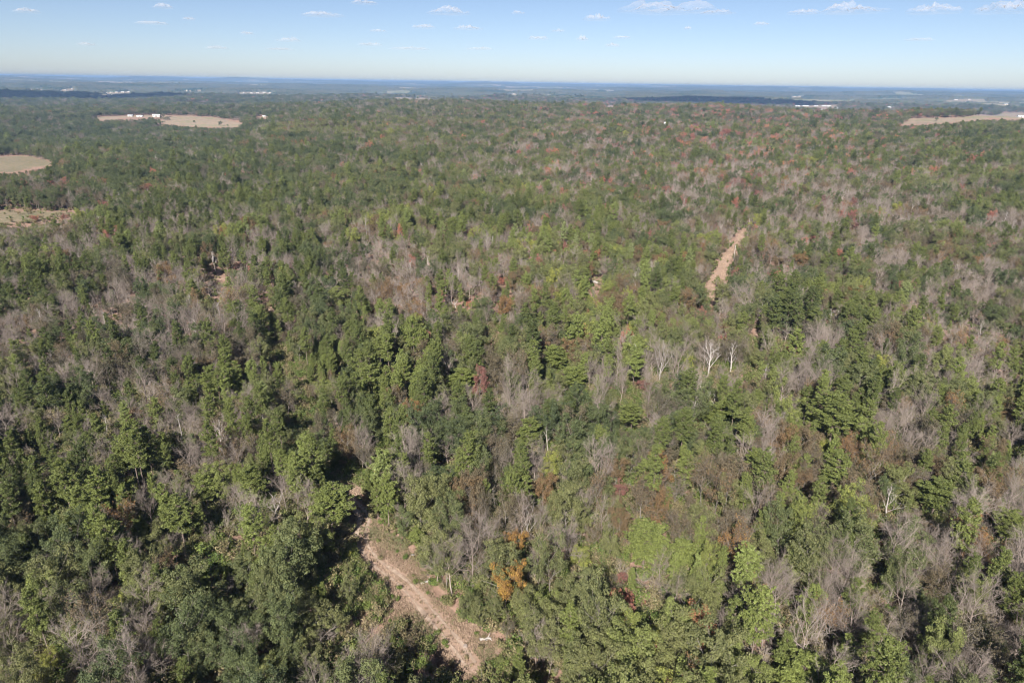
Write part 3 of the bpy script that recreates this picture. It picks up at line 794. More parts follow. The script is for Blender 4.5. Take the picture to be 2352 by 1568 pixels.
for k, v, ft, top, wd, tint, lab in HERO:
    P = hit(*ft)
    lo, hi = 1, 60
    for _ in range(30):
        mid = (lo + hi) / 2
        if proj(P + np.array([0, 0, mid]))[0, 1] > top: lo = mid
        else: hi = mid
    depth = -((P - np.array([0, 0, CAM_H])) @ CM)[2]
    wm = wd / 2352 * 1024 * depth / F_PX
    vh, vr = V[k][v][2], V[k][v][3]
    hero.append(dict(kind=k, v=v, P=P, sz=lo / vh, sx=np.clip(wm / (2 * vr), .3, 2.2), rz=random.uniform(0, 6.28), tint=tint, label=lab,
                     snag=k in ('dead_tree', 'bare_tree'), c=((ft[0]), (ft[1] + top) / 2), ab=(wd * .42, (ft[1] - top) * .46), d=np.hypot(P[0], P[1])))

# ------------------------------------------------------------------ scatter of the wood
RMAX = 6500.0
pts = []
r = 36.0
while r < RMAX:
    s = 3.25 + r * .0033
    half = R(50) if r < 1500 else R(43)
    n = int(2 * half * r / s)
    a = -half + (np.arange(n) + rng.uniform(-.42, .42, n) + .5) * (2 * half / n) + rng.uniform(0, .5) * s / r
    rr = r + rng.uniform(-.42, .42, n) * s
    pts.append(np.stack([rr * np.sin(a), rr * np.cos(a), np.full(n, s)], 1))
    r += s
pts = np.concatenate(pts)
n = len(pts)
x, y, sp = pts.T
P = np.stack([x, y, H(x, y)], 1)
r = np.hypot(x, y)
keep = rng.random(n) > .13
gs = np.clip(sp / 4.4, 1, 5)
guess_h = 12.5 * gs ** .35
q = proj(P + np.stack([x * 0, x * 0, guess_h * .7], 1))
mx_ = mixture(q, x, y)
cum = np.cumsum(mx_, 1)
kind = (rng.random(n)[:, None] > cum).sum(1).clip(0, 4)
# tree size: patches of tall and short growth
big = fbm(x / 45, y / 45, 2, 90)
hs = (.62 + .62 * big) * rng.uniform(.72, 1.25, n)
small = rng.random(n) < .22
hs = np.where(small, hs * .68, hs)
xs = .63 * hs ** .8 * gs * rng.uniform(.88, 1.18, n)
xs = np.where(kind == 4, xs * .78, xs)
zs = .82 * hs * gs ** .35
bad, scrub = cover(P, 16.5 * zs, 4.4 * xs)
scrub |= inpoly(proj(P), SCRUB)
def hidden(x, y, P, xs, zs, r):
  out = np.zeros(n, bool)
  for h_ in hero:
    idx = np.where((r > h_['d'] - 60) & (r < h_['d'] + 8))[0]
    out[idx] |= np.hypot(x[idx] - h_['P'][0], y[idx] - h_['P'][1]) < (2.4 if h_['snag'] else 2.9) * h_['sx']
    cyy = h_['c'][1] - (0 if h_['snag'] else h_['ab'][1] * .3); bb = h_['ab'][1] * (1 if h_['snag'] else .72)
    for k, s2 in ((.3, 0), (.5, -.7), (.5, .7), (.55, 0), (.75, -.7), (.75, .7), (.8, 0), (.95, 0)):
        qq = proj(P[idx] + np.stack([xs[idx] * s2 * 3.4, x[idx] * 0, 15 * zs[idx] * k], 1))
        out[idx] |= (((qq[:, 0] - h_['c'][0]) / h_['ab'][0]) ** 2 + ((qq[:, 1] - cyy) / bb) ** 2 < 1) & (r[idx] < h_['d'])
  return out
hid = hidden(x, y, P, xs, zs, r)
fi = np.where(r > 2400)[0]; fo = np.zeros(len(fi), bool)
for k in (0, .5, .95):
    qk = proj(P[fi] + np.stack([fi * 0., fi * 0., 15 * zs[fi] * k], 1)); wk = fbm(x[fi] / 120, y[fi] / 120, 3, 391) - .5
    qk = qk + np.stack([wk * 22, wk * 3], 1)
    for f in FARF: fo |= inpoly(qk, f)
fo |= fbm(x[fi] / 420, y[fi] / 300, 3, 395) > .64
far_open = np.zeros(n, bool); far_open[fi] = fo
fail = bad | hid
# where a full tree would hide an open place or a landmark tree, younger growth stands instead
for fct in (.5, .27):
    b2, _ = cover(P, 16.5 * zs * fct, 4.6 * xs * fct)
    ok = fail & ~b2 & ~hidden(x, y, P, xs * fct, zs * fct, r)
    xs = np.where(ok, xs * fct, xs); zs = np.where(ok, zs * fct, zs)
    kind = np.where(ok & (fct < .4), np.where(kind == 2, 3, kind), kind)
    fail &= ~ok
keep &= ~far_open & ~fail & ~(scrub & (zs > .35) & (rng.random(n) < .85))
# a few dead ones among the bare trees
dead = (kind == 2) & (rng.random(n) < .045) & (r < 900)
kn = np.array(KINDS + ['dead_tree'])
kid = np.where(dead, 5, kind)
tn = np.clip(.42 + 1.25 * (fbm(x / 38, y / 38, 2, 130) - .5) + rng.normal(0, .17, n), 0, 1)
ytc = proj(P)[:, 1]
# darker blue green wood on the far left, yellow green round the valley oaks, paler needles at the lower middle
tn = np.where((kid == 1) & (q[:, 0] < 850) & (q[:, 1] < 470), tn * .45, tn)
tn = np.where((kid == 1) & (q[:, 0] > 850) & (q[:, 1] < 470), tn * .75, tn)
tn = np.where((kid == 4) & (q[:, 1] < 400), np.minimum(tn + .2, .95), tn)
tn = np.where((kid == 1) & (q[:, 0] > 600) & (q[:, 0] < 900) & (q[:, 1] > 285) & (q[:, 1] < 305), np.minimum(tn + .45, 1), tn)
tn = np.where((kid == 1) & (q[:, 1] > 1150) & (q[:, 0] > 950), np.minimum(tn * .7 + .22, 1), tn)
tn = np.where((kid == 3), np.clip(tn - .05, 0, .70), tn)
tn = np.where((kid == 3) & (rng.random(n) < .03), .74, tn)
tn = np.where((kid <= 1) & (rng.random(n) < .018), np.minimum(tn + .45, 1), tn)
K = np.where(keep)[0]
trees = dict(x=x[K], y=y[K], z=P[K, 2] - .05, kid=kid[K], xs=xs[K], zs=zs[K], tn=tn[K], rz=rng.uniform(0, 6.283, len(K)), q=q[K], r=r[K])
nv = np.array([len(V[k]) for k in kn])
trees['v'] = (rng.random(len(K)) * nv[trees['kid']]).astype(int)
small_pine = (trees['kid'] == 0) & (trees['zs'] < .6)
trees['v'] = np.where(small_pine, np.where(rng.random(len(K)) < .5, 3, 5), trees['v'])
trees['zs'] = np.where(small_pine, trees['zs'] * 1.3, trees['zs'])
print('trees', len(K), [int((trees['kid'] == k).sum()) for k in range(6)])

GROUP = {'pine_tree': 'pines of the mixed wood', 'oak_tree': 'green leaved oaks of the wood', 'bare_tree': 'leafless trees of the wood',
         'russet_tree': 'brown leaved trees of the wood', 'red_tree': 'red leaved trees of the wood', 'dead_tree': 'dead standing trees', 'shrub': 'shrubs along the clearing'}
CAT = {'pine_tree': 'pine tree', 'oak_tree': 'oak tree', 'bare_tree': 'bare tree', 'russet_tree': 'brown tree', 'red_tree': 'red tree', 'dead_tree': 'dead tree', 'shrub': 'shrub'}
PROTO = {k: [None] * len(V[k]) for k in V}
placed = []
def plant(kind, v, P, sx, sz, rz, tint, label=None):
    e = bpy.data.objects.new(kind, None); COL.objects.link(e)
    e.empty_display_size = .5
    e.location = P; e.rotation_euler = (0, 0, rz); e.scale = (sx, sx, sz)
    e['category'] = CAT[kind]; e['group'] = GROUP[kind]
    tr, cr, hh, rd = V[kind][v]
    a = bpy.data.objects.new('trunk', tr); COL.objects.link(a); a.parent = e
    c = bpy.data.objects.new('crown', cr); COL.objects.link(c); c.parent = e
    c['tint'] = float(tint)
    if PROTO[kind][v] is None: PROTO[kind][v] = (a, c)
    top = proj(np.array(P) + np.array([0, 0, hh * sz * .66]))[0]
    placed.append(dict(e=e, kind=kind, q=top, h=hh * sz, w=rd * sx * 2, tint=tint, label=label, P=np.array(P)))
    if label: e['label'] = label
    return e

for h_ in hero:
    plant(h_['kind'], h_['v'], h_['P'] - np.array([0, 0, .05]), h_['sx'], h_['sz'], h_['rz'], h_['tint'], h_['label'])
nh = {k: sum(1 for p in placed if p['kind'] == k) for k in V}
T = trees
inf = (T['q'][:, 0] > 0) & (T['q'][:, 0] < 2352) & (T['q'][:, 1] > 100) & (T['q'][:, 1] < 1566)
single = np.zeros(len(T['x']), bool)
LIMIT = {'pine_tree': 300, 'oak_tree': 300, 'bare_tree': 300, 'russet_tree': 300, 'red_tree': 160, 'dead_tree': 90}
for ki, k in enumerate(kn):
    c = np.where(inf & (T['kid'] == ki))[0]
    c = c[np.argsort(T['r'][c] / T['xs'][c])][:LIMIT[k] - nh[k]]
    single[c] = True
for i in np.where(single)[0]:
    plant(str(kn[T['kid'][i]]), int(T['v'][i]), (T['x'][i], T['y'][i], T['z'][i]), float(T['xs'][i]), float(T['zs'][i]), float(T['rz'][i]), float(T['tn'][i]))

# shrubs: clearing edge, scrub and cleared strip one by one, the rest of the understorey as one mass
sh = []
for poly, dens in ((CLEARING, 45), (SCRUB, 200), (ROW, 5)):
    pp = np.array(poly); lo = pp.min(0); hi = pp.max(0); c = 0
    cx_, cy_ = pp.mean(0)
    while c < dens:
        d_ = np.array([random.uniform(lo[0], hi[0]), random.uniform(lo[1], hi[1])])
        if not inpoly(d_[None], poly)[0]: continue
        if poly is CLEARING:
            td = min(np.hypot(d_[0] - a, d_[1] - b) for a, b in TRACK)
            if td < 16 or (td < 45 and random.random() < .6): continue
        h3 = hit(*d_)
        sh.append((h3, random.choice([0, 1, 1, 3, 3, 2]) if poly is not CLEARING else random.choice([1, 3, 3, 3]), random.uniform(.5, 1.15) if poly is SCRUB else random.uniform(.4, .75))); c += 1
for h3, v_, s_ in sh[:290]:
    plant('shrub', v_, h3 - np.array([0, 0, .03]), s_, s_ * random.uniform(.8, 1.2), random.uniform(0, 6.28), random.random() ** .8)

# ------------------------------------------------------------------ labels that single out each tree
def words(p, ranks):
    k = p['kind']; a = 'tall' if p['h'] > ranks[k][1] else ('low' if p['h'] < ranks[k][0] else 'mid-sized')
    t = p['tint']
    colr = {'pine_tree': ['dark green', 'green', 'bright green', 'yellow green'], 'oak_tree': ['dark green', 'olive green', 'grey green', 'yellow green'],
            'bare_tree': ['grey', 'grey', 'pale grey', 'pale grey'], 'russet_tree': ['dull brown', 'brown', 'russet', 'orange brown'],
            'red_tree': ['dull red', 'red', 'bright red', 'orange red'], 'dead_tree': ['bleached'] * 4, 'shrub': ['green', 'green', 'brown', 'straw coloured']}[k][min(int(t * 4), 3)]
    noun = {'pine_tree': 'pine', 'oak_tree': 'oak', 'bare_tree': 'bare tree', 'russet_tree': 'thin-leaved tree', 'red_tree': 'maple', 'dead_tree': 'snag', 'shrub': 'shrub'}[k]
    return a, colr, noun
ONES = 'zero one two three four five six seven eight nine ten eleven twelve thirteen fourteen fifteen sixteen seventeen eighteen nineteen'.split()
TENS = '- - twenty thirty forty fifty sixty seventy eighty ninety'.split()
def num(v):
    v = int(round(max(v, 0)))
    if v >= 100: return 'hundred'
    return ONES[v] if v < 20 else TENS[v // 10] + ('-' + ONES[v % 10] if v % 10 else '')
ranks = {}
for k in V:
    hh = sorted(p['h'] for p in placed if p['kind'] == k)
    ranks[k] = (hh[len(hh) // 3], hh[2 * len(hh) // 3]) if hh else (0, 0)
Q = np.array([p['q'] for p in placed])
used = set()
for i, p in enumerate(placed):
    if p['label']: used.add(p['label']); continue
    a, c, nn2 = words(p, ranks)
    d = np.hypot(Q[:, 0] - p['q'][0], (Q[:, 1] - p['q'][1])); d[i] = 1e9
    j = int(np.argmin(d)); o = placed[j]; _, oc, on = words(o, ranks)
    dx, dy = p['q'] - o['q']
    rel = ('right of' if dx > 0 else 'left of') if abs(dx) > abs(dy) else ('in front of' if dy > 0 else 'behind')
    ax, ay = p['q'][0] / 23.52, p['q'][1] / 15.68
    on2 = on; art2 = 'an' if on[0] in 'aeiou' else 'a'; on = oc + ' ' + on; art = 'an' if on[0] in 'aeiou' else 'a'
    for aa in (a, a + ' slim', a + ' broad', a + ' leaning', a + ' dense'):
        lab = f"{aa} {c} {nn2} {rel} {art} {on}, {num(ax)} percent across, {num(ay)} down"
        if len(lab.split()) > 16: lab = f"{aa} {c} {nn2} {rel} {art2} {on2}, {num(ax)} percent across, {num(ay)} down"
        if lab not in used: break
    used.add(lab)
    p['e']['label'] = lab
    
# ------------------------------------------------------------------ the rest of the wood: instances, one object of kind stuff per kind
def scatter(name, label, cat, pos, rz, sxy, sz, idx, tint, protos):
    me = bpy.data.meshes.new(name)
    n = len(pos)
    me.vertices.add(n); me.vertices.foreach_set('co', np.asarray(pos, np.float32).ravel())
    def at(nm, ty, val, key='value'):
        a_ = me.attributes.new(nm, ty, 'POINT'); a_.data.foreach_set(key, val)
    at('rot', 'FLOAT_VECTOR', np.stack([rz * 0, rz * 0, rz], 1).astype(np.float32).ravel(), 'vector')
    at('scl', 'FLOAT_VECTOR', np.stack([sxy, sxy, sz], 1).astype(np.float32).ravel(), 'vector')
    at('pick', 'INT', idx.astype(np.int32))
    at('tint', 'FLOAT', tint.astype(np.float32))
    o = link(name, me, kind='stuff', label=label)
    ng = bpy.data.node_groups.new(name, 'GeometryNodeTree')
    ng.interface.new_socket('Geometry', in_out='INPUT', socket_type='NodeSocketGeometry')
    ng.interface.new_socket('Geometry', in_out='OUTPUT', socket_type='NodeSocketGeometry')
    nd = ng.nodes; L = ng.links
    gi = nd.new('NodeGroupInput'); go = nd.new('NodeGroupOutput')
    jn = nd.new('GeometryNodeJoinGeometry')
    for pr in reversed(protos):
        j1 = nd.new('GeometryNodeJoinGeometry')
        for ob in pr:
            oi = nd.new('GeometryNodeObjectInfo'); oi.transform_space = 'ORIGINAL'; oi.inputs['Object'].default_value = ob
            L.new(oi.outputs['Geometry'], j1.inputs[0])
        gt = nd.new('GeometryNodeGeometryToInstance'); L.new(j1.outputs[0], gt.inputs[0])
        L.new(gt.outputs[0], jn.inputs[0])
    ip = nd.new('GeometryNodeInstanceOnPoints')
    L.new(gi.outputs[0], ip.inputs['Points']); L.new(jn.outputs[0], ip.inputs['Instance'])
    ip.inputs['Pick Instance'].default_value = True
    def na(nm, ty):
        a_ = nd.new('GeometryNodeInputNamedAttribute'); a_.data_type = ty; a_.inputs['Name'].default_value = nm
        return a_.outputs['Attribute']
    L.new(na('pick', 'INT'), ip.inputs['Instance Index'])
    er = nd.new('FunctionNodeEulerToRotation'); L.new(na('rot', 'FLOAT_VECTOR'), er.inputs[0]); L.new(er.outputs[0], ip.inputs['Rotation'])
    L.new(na('scl', 'FLOAT_VECTOR'), ip.inputs['Scale'])
    L.new(ip.outputs[0], go.inputs[0])
    md = o.modifiers.new('scatter', 'NODES'); md.node_group = ng
    return o

MASS = {'pine_tree': ('pine_forest', 'mass of green pines filling the slopes beyond the nearer trees'),
        'oak_tree': ('oak_forest', 'mass of olive green oaks filling the slopes beyond'),
        'bare_tree': ('leafless_forest', 'mass of grey leafless trees over the farther slopes'),
        'russet_tree': ('brown_forest', 'mass of brown thin leaved trees over the farther slopes'),
        'red_tree': ('red_maple_forest', 'red and orange crowns dotted over the farther slopes'),
        'dead_tree': ('snag_forest', 'scattered bleached dead trees over the farther slopes')}
for ki, k in enumerate(kn):
    c = np.where(~single & (T['kid'] == ki))[0]
    pr = [p for p in PROTO[k]]
    okv = [i for i, p in enumerate(pr) if p is not None]
    rem = {v: okv.index(v) if v in okv else 0 for v in range(len(pr))}
    idx = np.array([rem[int(v)] for v in T['v'][c]])
    scatter(MASS[k][0], MASS[k][1], CAT[k], np.stack([T['x'][c], T['y'][c], T['z'][c]], 1), T['rz'][c], T['xs'][c], T['zs'][c], idx, T['tn'][c], [pr[i] for i in okv])

# understorey
n = 60000
a = rng.uniform(-R(48), R(48), n); r = np.concatenate([np.sqrt(rng.uniform(40 ** 2, 260 ** 2, 38000)), np.sqrt(rng.uniform(260 ** 2, 620 ** 2, n - 38000))])
ux, uy = r * np.sin(a), r * np.cos(a)
UP = np.stack([ux, uy, H(ux, uy) - .05], 1)
qu = proj(UP); k_ = ~(inpoly(qu, CLEARING) | inpoly(qu, ROW))
for f in FIELDS[2:4]: k_ &= ~(inpoly(qu, f) & (rng.random(n) < .8))
us = rng.uniform(.5, 1.5, n)
okv = [p for p in PROTO['shrub'] if p is not None]
scatter('undergrowth', 'low brown and green bushes covering the forest floor', 'undergrowth', UP[k_], rng.uniform(0, 6.28, n)[k_], us[k_], (us * rng.uniform(.7, 1.2, n))[k_],
        rng.integers(0, len(okv), n)[k_], np.clip(rng.normal(.55, .3, n), 0, 1)[k_], okv)

# dry grass over the clearing and the cleared strip
m_g, t_, o_ = mat('dry_grass')
at_ = N(t_, 'ShaderNodeAttribute', attribute_name='tone')
pb = N(t_, 'ShaderNodeBsdfPrincipled'); t_.links.new(ramp(t_, [(0, (.15,.15,.07)), (.3, (.24,.17,.11)), (.65, (.33,.235,.17)), (1, (.42,.32,.23))], at_.outputs[2]), pb.inputs['Base Color'])
pb.inputs['Roughness'].default_value = .9; t_.links.new(pb.outputs[0], o_.inputs[0])
C = []; sz_ = []
for poly, cnt in ((CLEARING, 15000), (SCRUB, 3500), (ROW, 2500)):
    pp = np.array([hit(*p)[:2] for p in poly]); lo = pp.min(0) ; hi = pp.max(0)
    g = rng.uniform(lo, hi, (cnt * 6, 2)); g = g[inpoly(proj(np.stack([g[:, 0], g[:, 1], H(g[:, 0], g[:, 1])], 1)), poly)][:cnt]
    tr2 = np.array([hit(*p)[:2] for p in TRACK]); 
    dmin = np.min(np.hypot(g[:, None, 0] - px_[None, ::4], g[:, None, 1] - py_[None, ::4]), 1)
    g = g[(dmin > 1.8) | (dmin < .3) | (rng.random(len(g)) < .1)]
    C.append(g)
C = np.concatenate(C); C3 = np.stack([C[:, 0], C[:, 1], H(C[:, 0], C[:, 1])], 1)
G = Geo()
gt_ = np.clip(.5 + 1.6 * (fbm(C[:, 0] / 7, C[:, 1] / 7, 3, 60) - .5) + rng.normal(0, .15, len(C)), 0, 1)
for b in range(4):
    hgt = rng.uniform(.10, .38, len(C)); an = rng.uniform(0, 6.28, len(C)); wd = rng.uniform(.04, .12, len(C))
    base = C3 + np.stack([rng.normal(0, .12, len(C)), rng.normal(0, .12, len(C)), np.full(len(C), -.02)], 1)
    dv = np.stack([np.cos(an), np.sin(an), an * 0], 1) * wd[:, None]
    tip = base + np.stack([rng.normal(0, .3, len(C)) * hgt, rng.normal(0, .3, len(C)) * hgt, hgt], 1)
    G.quads(np.stack([base - dv, base + dv, tip + dv * .4, tip - dv * .4], 1), gt_)
link('dry_grass', G.mesh('dry_grass', [m_g]), kind='stuff', label='dry tan and pinkish grass beside the wheel ruts')

# ------------------------------------------------------------------ far woodland: a closed canopy seen kilometres away
aw = np.radians(np.arange(-47, 47.01, .06)); rw = np.geomspace(6150, 31500, 300)
A2, R2 = np.meshgrid(aw[::-1], rw)
wx, wy = R2 * np.sin(A2), R2 * np.cos(A2)
hz = H(wx, wy)
bump = 9 + 9 * fbm(wx / 70, wy / 70, 3, 200) + 7 * rng.random(wx.shape)
lift = np.where(fbm(wx / 900, wy / 650, 4, 222) > .555 + .02 * (wx > 0), 0, 1) * np.ones(wx.shape)
P2 = np.stack([wx, wy, hz], -1).reshape(-1, 3)
op = np.zeros(len(P2), bool)
for k in (0, .9):
    qf = proj(P2 + np.stack([0 * P2[:, 0], 0 * P2[:, 0], bump.ravel() * k], 1))
    w3_ = fbm(P2[:, 0] / 160, P2[:, 1] / 160, 3, 173) - .5
    qf = qf + np.stack([w3_ * 26, w3_ * -2.6], 1)
    for f in FARF: op |= inpoly(qf, f)
lift = lift * (~op).reshape(wx.shape)
fr = sst(6150, 6600, R2)
top = hz + np.where(lift > 0, bump * (.25 + .75 * fr), -4)
m_w, t_, o_ = mat('far_canopy')
ge_ = N(t_, 'ShaderNodeNewGeometry')
n1 = N(t_, 'ShaderNodeTexNoise'); n1.inputs['Scale'].default_value = .022; n1.inputs['Detail'].default_value = 4; n1.inputs['Roughness'].default_value = .75
n2 = N(t_, 'ShaderNodeTexNoise'); n2.inputs['Scale'].default_value = .0022; n2.inputs['Detail'].default_value = 3
t_.links.new(ge_.outputs['Position'], n1.inputs[0]); t_.links.new(ge_.outputs['Position'], n2.inputs[0])
s1 = math_(t_, 'ADD', math_(t_, 'MULTIPLY', n1.outputs[0], .6), math_(t_, 'MULTIPLY', n2.outputs[0], .4))
cc = ramp(t_, [(.36, (.018,.034,.022)), (.45, (.045,.065,.034)), (.53, (.12,.105,.075)), (.6, (.07,.10,.04)), (.7, (.15,.12,.09))], s1)
pb = N(t_, 'ShaderNodeBsdfPrincipled'); t_.links.new(cc, pb.inputs['Base Color']); pb.inputs['Roughness'].default_value = 1; pb.inputs['Specular IOR Level'].default_value = 0
t_.links.new(pb.outputs[0], o_.inputs[0])
link('distant_woodland', grid_mesh('distant_woodland', np.stack([wx, wy, top], -1), [m_w]), kind='stuff', label='bluish closed woodland stretching to the horizon')

# ------------------------------------------------------------------ farm buildings
M['white_metal'] = plain('white_metal', (.50,.51,.52), (.66,.67,.68), 1.0, .5)
M['pale_wall'] = plain('pale_wall', (.45,.44,.41), (.58,.56,.53), .8, .8)
M['grey_roof'] = plain('grey_roof', (.42,.43,.45), (.55,.56,.58), .6, .5)
M['tan_wall'] = plain('tan_wall', (.52,.44,.33), (.60,.52,.40), .8, .8)
M['door_dark'] = plain('door_dark', (.08,.07,.06), (.14,.12,.10), 2, .6)
M['pole_wood'] = plain('pole_wood', (.36,.32,.28), (.48,.43,.38), 2.0, .9)

def boxq(x0, x1, y0, y1, z0, z1):
    c = [(x0,y0,z0),(x1,y0,z0),(x1,y1,z0),(x0,y1,z0),(x0,y0,z1),(x1,y0,z1),(x1,y1,z1),(x0,y1,z1)]
    F = [(0,3,2,1),(4,5,6,7),(0,1,5,4),(1,2,6,5),(2,3,7,6),(3,0,4,7)]
    return np.array([[c[i] for i in f] for f in F], float)

def building(name, cat, label, at_px, width_px, depth_m, hgt, rz, wall, roof, group=None, windows=3):
    P = hit(*at_px)
    dist = np.linalg.norm(P - np.array([0, 0, CAM_H]))
    L = width_px / 2352 * 1024 * dist / F_PX
    e = bpy.data.objects.new(name, None); COL.objects.link(e); e.location = P - np.array([0, 0, .3]); e.rotation_euler = (0, 0, rz)
    e['label'] = label; e['category'] = cat
    if group: e['group'] = group
    W = depth_m; g = Geo(); hw = hgt * .62; yr = W / 2
    g.quads(boxq(-L/2, L/2, -yr, yr, 0, hw))
    for s in (-1, 1):
        X = s * L / 2
        g.quads(np.array([[(X, -yr, hw), (X, yr, hw), (X, 0, hgt - .15), (X, 0, hgt - .15)]], float) + np.array([0, 0, .002]))
    link('wall', g.mesh('wall', [M[wall]]), e)
    g = Geo(); ov = .5; th = .25
    for s in (-1, 1):
        a0 = (-L/2 - ov, s * (yr + ov), hw - .1); a1 = (L/2 + ov, s * (yr + ov), hw - .1); b1 = (L/2 + ov, 0, hgt); b0 = (-L/2 - ov, 0, hgt)
        up = np.array([0, 0, th])
        q_ = np.array([a0, a1, b1, b0]); q2_ = q_ + up
        g.quads(np.array([q_[::-1], q2_])); 
        for i in range(4):
            j = (i + 1) % 4
            if i == 2: continue
            g.quads(np.array([[q_[i], q_[j], q2_[j], q2_[i]]]))
    link('roof', g.mesh('roof', [M[roof]]), e)
    g = Geo(); dw = min(L * .18, 5); g.quads(boxq(-dw / 2, dw / 2, -yr - .08, -yr + .02, 0.3, hw * .85)); link('door', g.mesh('door', [M['door_dark']]), e)
    for k in range(windows):
        xx = (-.38 + .76 * k / max(windows - 1, 1)) * L
        if abs(xx) < dw: continue
        g = Geo(); g.quads(boxq(xx - 1, xx + 1, -yr - .06, -yr + .02, hw * .45, hw * .8)); link('window', g.mesh('window', [M['door_dark']]), e)
    return e

building('barn', 'barn', 'white barn with a pale metal roof at the top of the left pasture', (360,267.5), 13, 14, 7, .25, 'pale_wall', 'white_metal', windows=2)
building('farm_shed', 'shed', 'long low white shed left of the white barn', (322,267.5), 12, 9, 4, -.15, 'white_metal', 'white_metal')
building('farmhouse', 'house', 'small pale farmhouse at the left end of the farmyard', (300,267.0), 9, 9, 5, .1, 'pale_wall', 'grey_roof')
SH = [(1831,243.5,12),(1850,243.5,17),(1874,243.6,10),(1897,243.8,24),(1889,252.5,12)]
SL = ['white poultry shed farthest left in the row of long sheds','longer white poultry shed, second in the row','short white poultry shed in the middle of the row','longest white poultry shed at the right end of the row','white shed in front of the row of long sheds']
for (bx, by, bw), lb in zip(SH, SL):
    building('poultry_shed', 'shed', lb, (bx, by), bw * .75, 14, 6, 0, 'white_metal', 'white_metal', 'white poultry sheds at the far right of the wood', 4)
building('farmhouse', 'house', 'white house right of the long poultry sheds', (1924,250), 8, 14, 9, .6, 'pale_wall', 'white_metal')
building('farmhouse', 'house', 'small white house below the end of the poultry sheds', (1951,256), 8, 12, 8, -.3, 'pale_wall', 'white_metal')
building('farmhouse', 'house', 'white roofed house alone in the far trees at right', (2045,247), 13, 14, 9, .2, 'pale_wall', 'white_metal')
building('farm_shed', 'shed', 'blue white shed at the right edge beside the long field', (2343,269), 10, 9, 5, 0, 'white_metal', 'white_metal')
building('farmhouse', 'house', 'pale house beside the small clearing right of the left pasture', (607,269), 7, 9, 5, .3, 'tan_wall', 'grey_roof')
far = [(31,201,5),(66,205.5,6),(88,206,8),(150,207,6),(166,204,6),(245,213.5,8),(256,213,9),(268,212.5,10),(282,212,12),(296,211.5,8),(222,218.8,12),(250,218.6,14),(430,208.5,7),
       (560,213.5,6),(578,214,8),(592,213.5,10),(607,213,12),(620,214,7),(920,215,7),(938,213,6),(955,214,5),(1180,216.5,7),(1398,207.5,10),(1825,222,8),(1836,221.5,6),(2195,229.5,12),(2225,229,9),(2310,240.5,12),(2335,240.3,9),(1002,226.5,8)]
used_f = set()
ORD = 'first second third fourth fifth sixth seventh eighth ninth tenth eleventh twelfth thirteenth fourteenth fifteenth sixteenth seventeenth eighteenth nineteenth twentieth twenty-first twenty-second twenty-third twenty-fourth twenty-fifth twenty-sixth twenty-seventh twenty-eighth twenty-ninth thirtieth thirty-first thirty-second'.split()
far.sort()
for bi, (bx, by, bw) in enumerate(far):
    side = 'left' if bx < 500 else ('centre' if bx < 1500 else 'right')
    building('town_house', 'house', f'{ORD[bi]} tiny pale far building counted from the left, just below the horizon', (bx, by), bw * .5, 14, 9, 0, 'tan_wall', 'grey_roof', 'far pale buildings below the horizon', 0)

# small white metal bin among the trees
P_ = hit(1526, 300)
e = bpy.data.objects.new('storage_bin', None); COL.objects.link(e); e.location = P_; e['label'] = 'small white metal bin on a tan base among far trees'; e['category'] = 'bin'
def ring(geo, r0, r1, z0, z1, n=16):
    for k in range(n):
        a0 = 6.2832 * k / n; a1 = 6.2832 * (k + 1) / n
        geo.quads(np.array([[(r0 * math.cos(a0), r0 * math.sin(a0), z0), (r0 * math.cos(a1), r0 * math.sin(a1), z0), (r1 * math.cos(a1), r1 * math.sin(a1), z1), (r1 * math.cos(a0), r1 * math.sin(a0), z1)]]))
g = Geo(); ring(g, 1.9, 1.9, 0, 11); link('base', g.mesh('base', [M['tan_wall']]), e)
g = Geo(); ring(g, 2.1, 2.1, 11, 14.6); ring(g, 2.1, .02, 14.6, 16); link('tank', g.mesh('tank', [M['white_metal']]), e)

# two poles on the cleared strip
def pole(px, toppx, label):
    P = hit(*px); lo, hi = 1, 40
    for _ in range(30):
        mid = (lo + hi) / 2
        if proj(P + np.array([0, 0, mid]))[0, 1] > toppx: lo = mid
        else: hi = mid
    e = bpy.data.objects.new('utility_pole', None); COL.objects.link(e); e.location = P - np.array([0, 0, .1])
    e['label'] = label; e['category'] = 'utility pole'; e['group'] = 'pale poles along the cleared strip'
    g = Geo(); ring(g, .22, .15, 0, lo, 10); ring(g, .15, .01, lo, lo + .05, 10); link('shaft', g.mesh('shaft', [M['pole_wood']]), e)
    g = Geo(); ring(g, .10, .14, lo + .05, lo + .28, 8); ring(g, .14, .01, lo + .28, lo + .34, 8); link('insulator', g.mesh('insulator', [M['white_metal']]), e)
pole(ZR((915,172)), ZR((922,40))[1], 'thin pale pole at the far top end of the cleared strip')
pole(ZR((690,650)), ZR((708,440))[1], 'taller pale pole on the right side of the cleared strip')

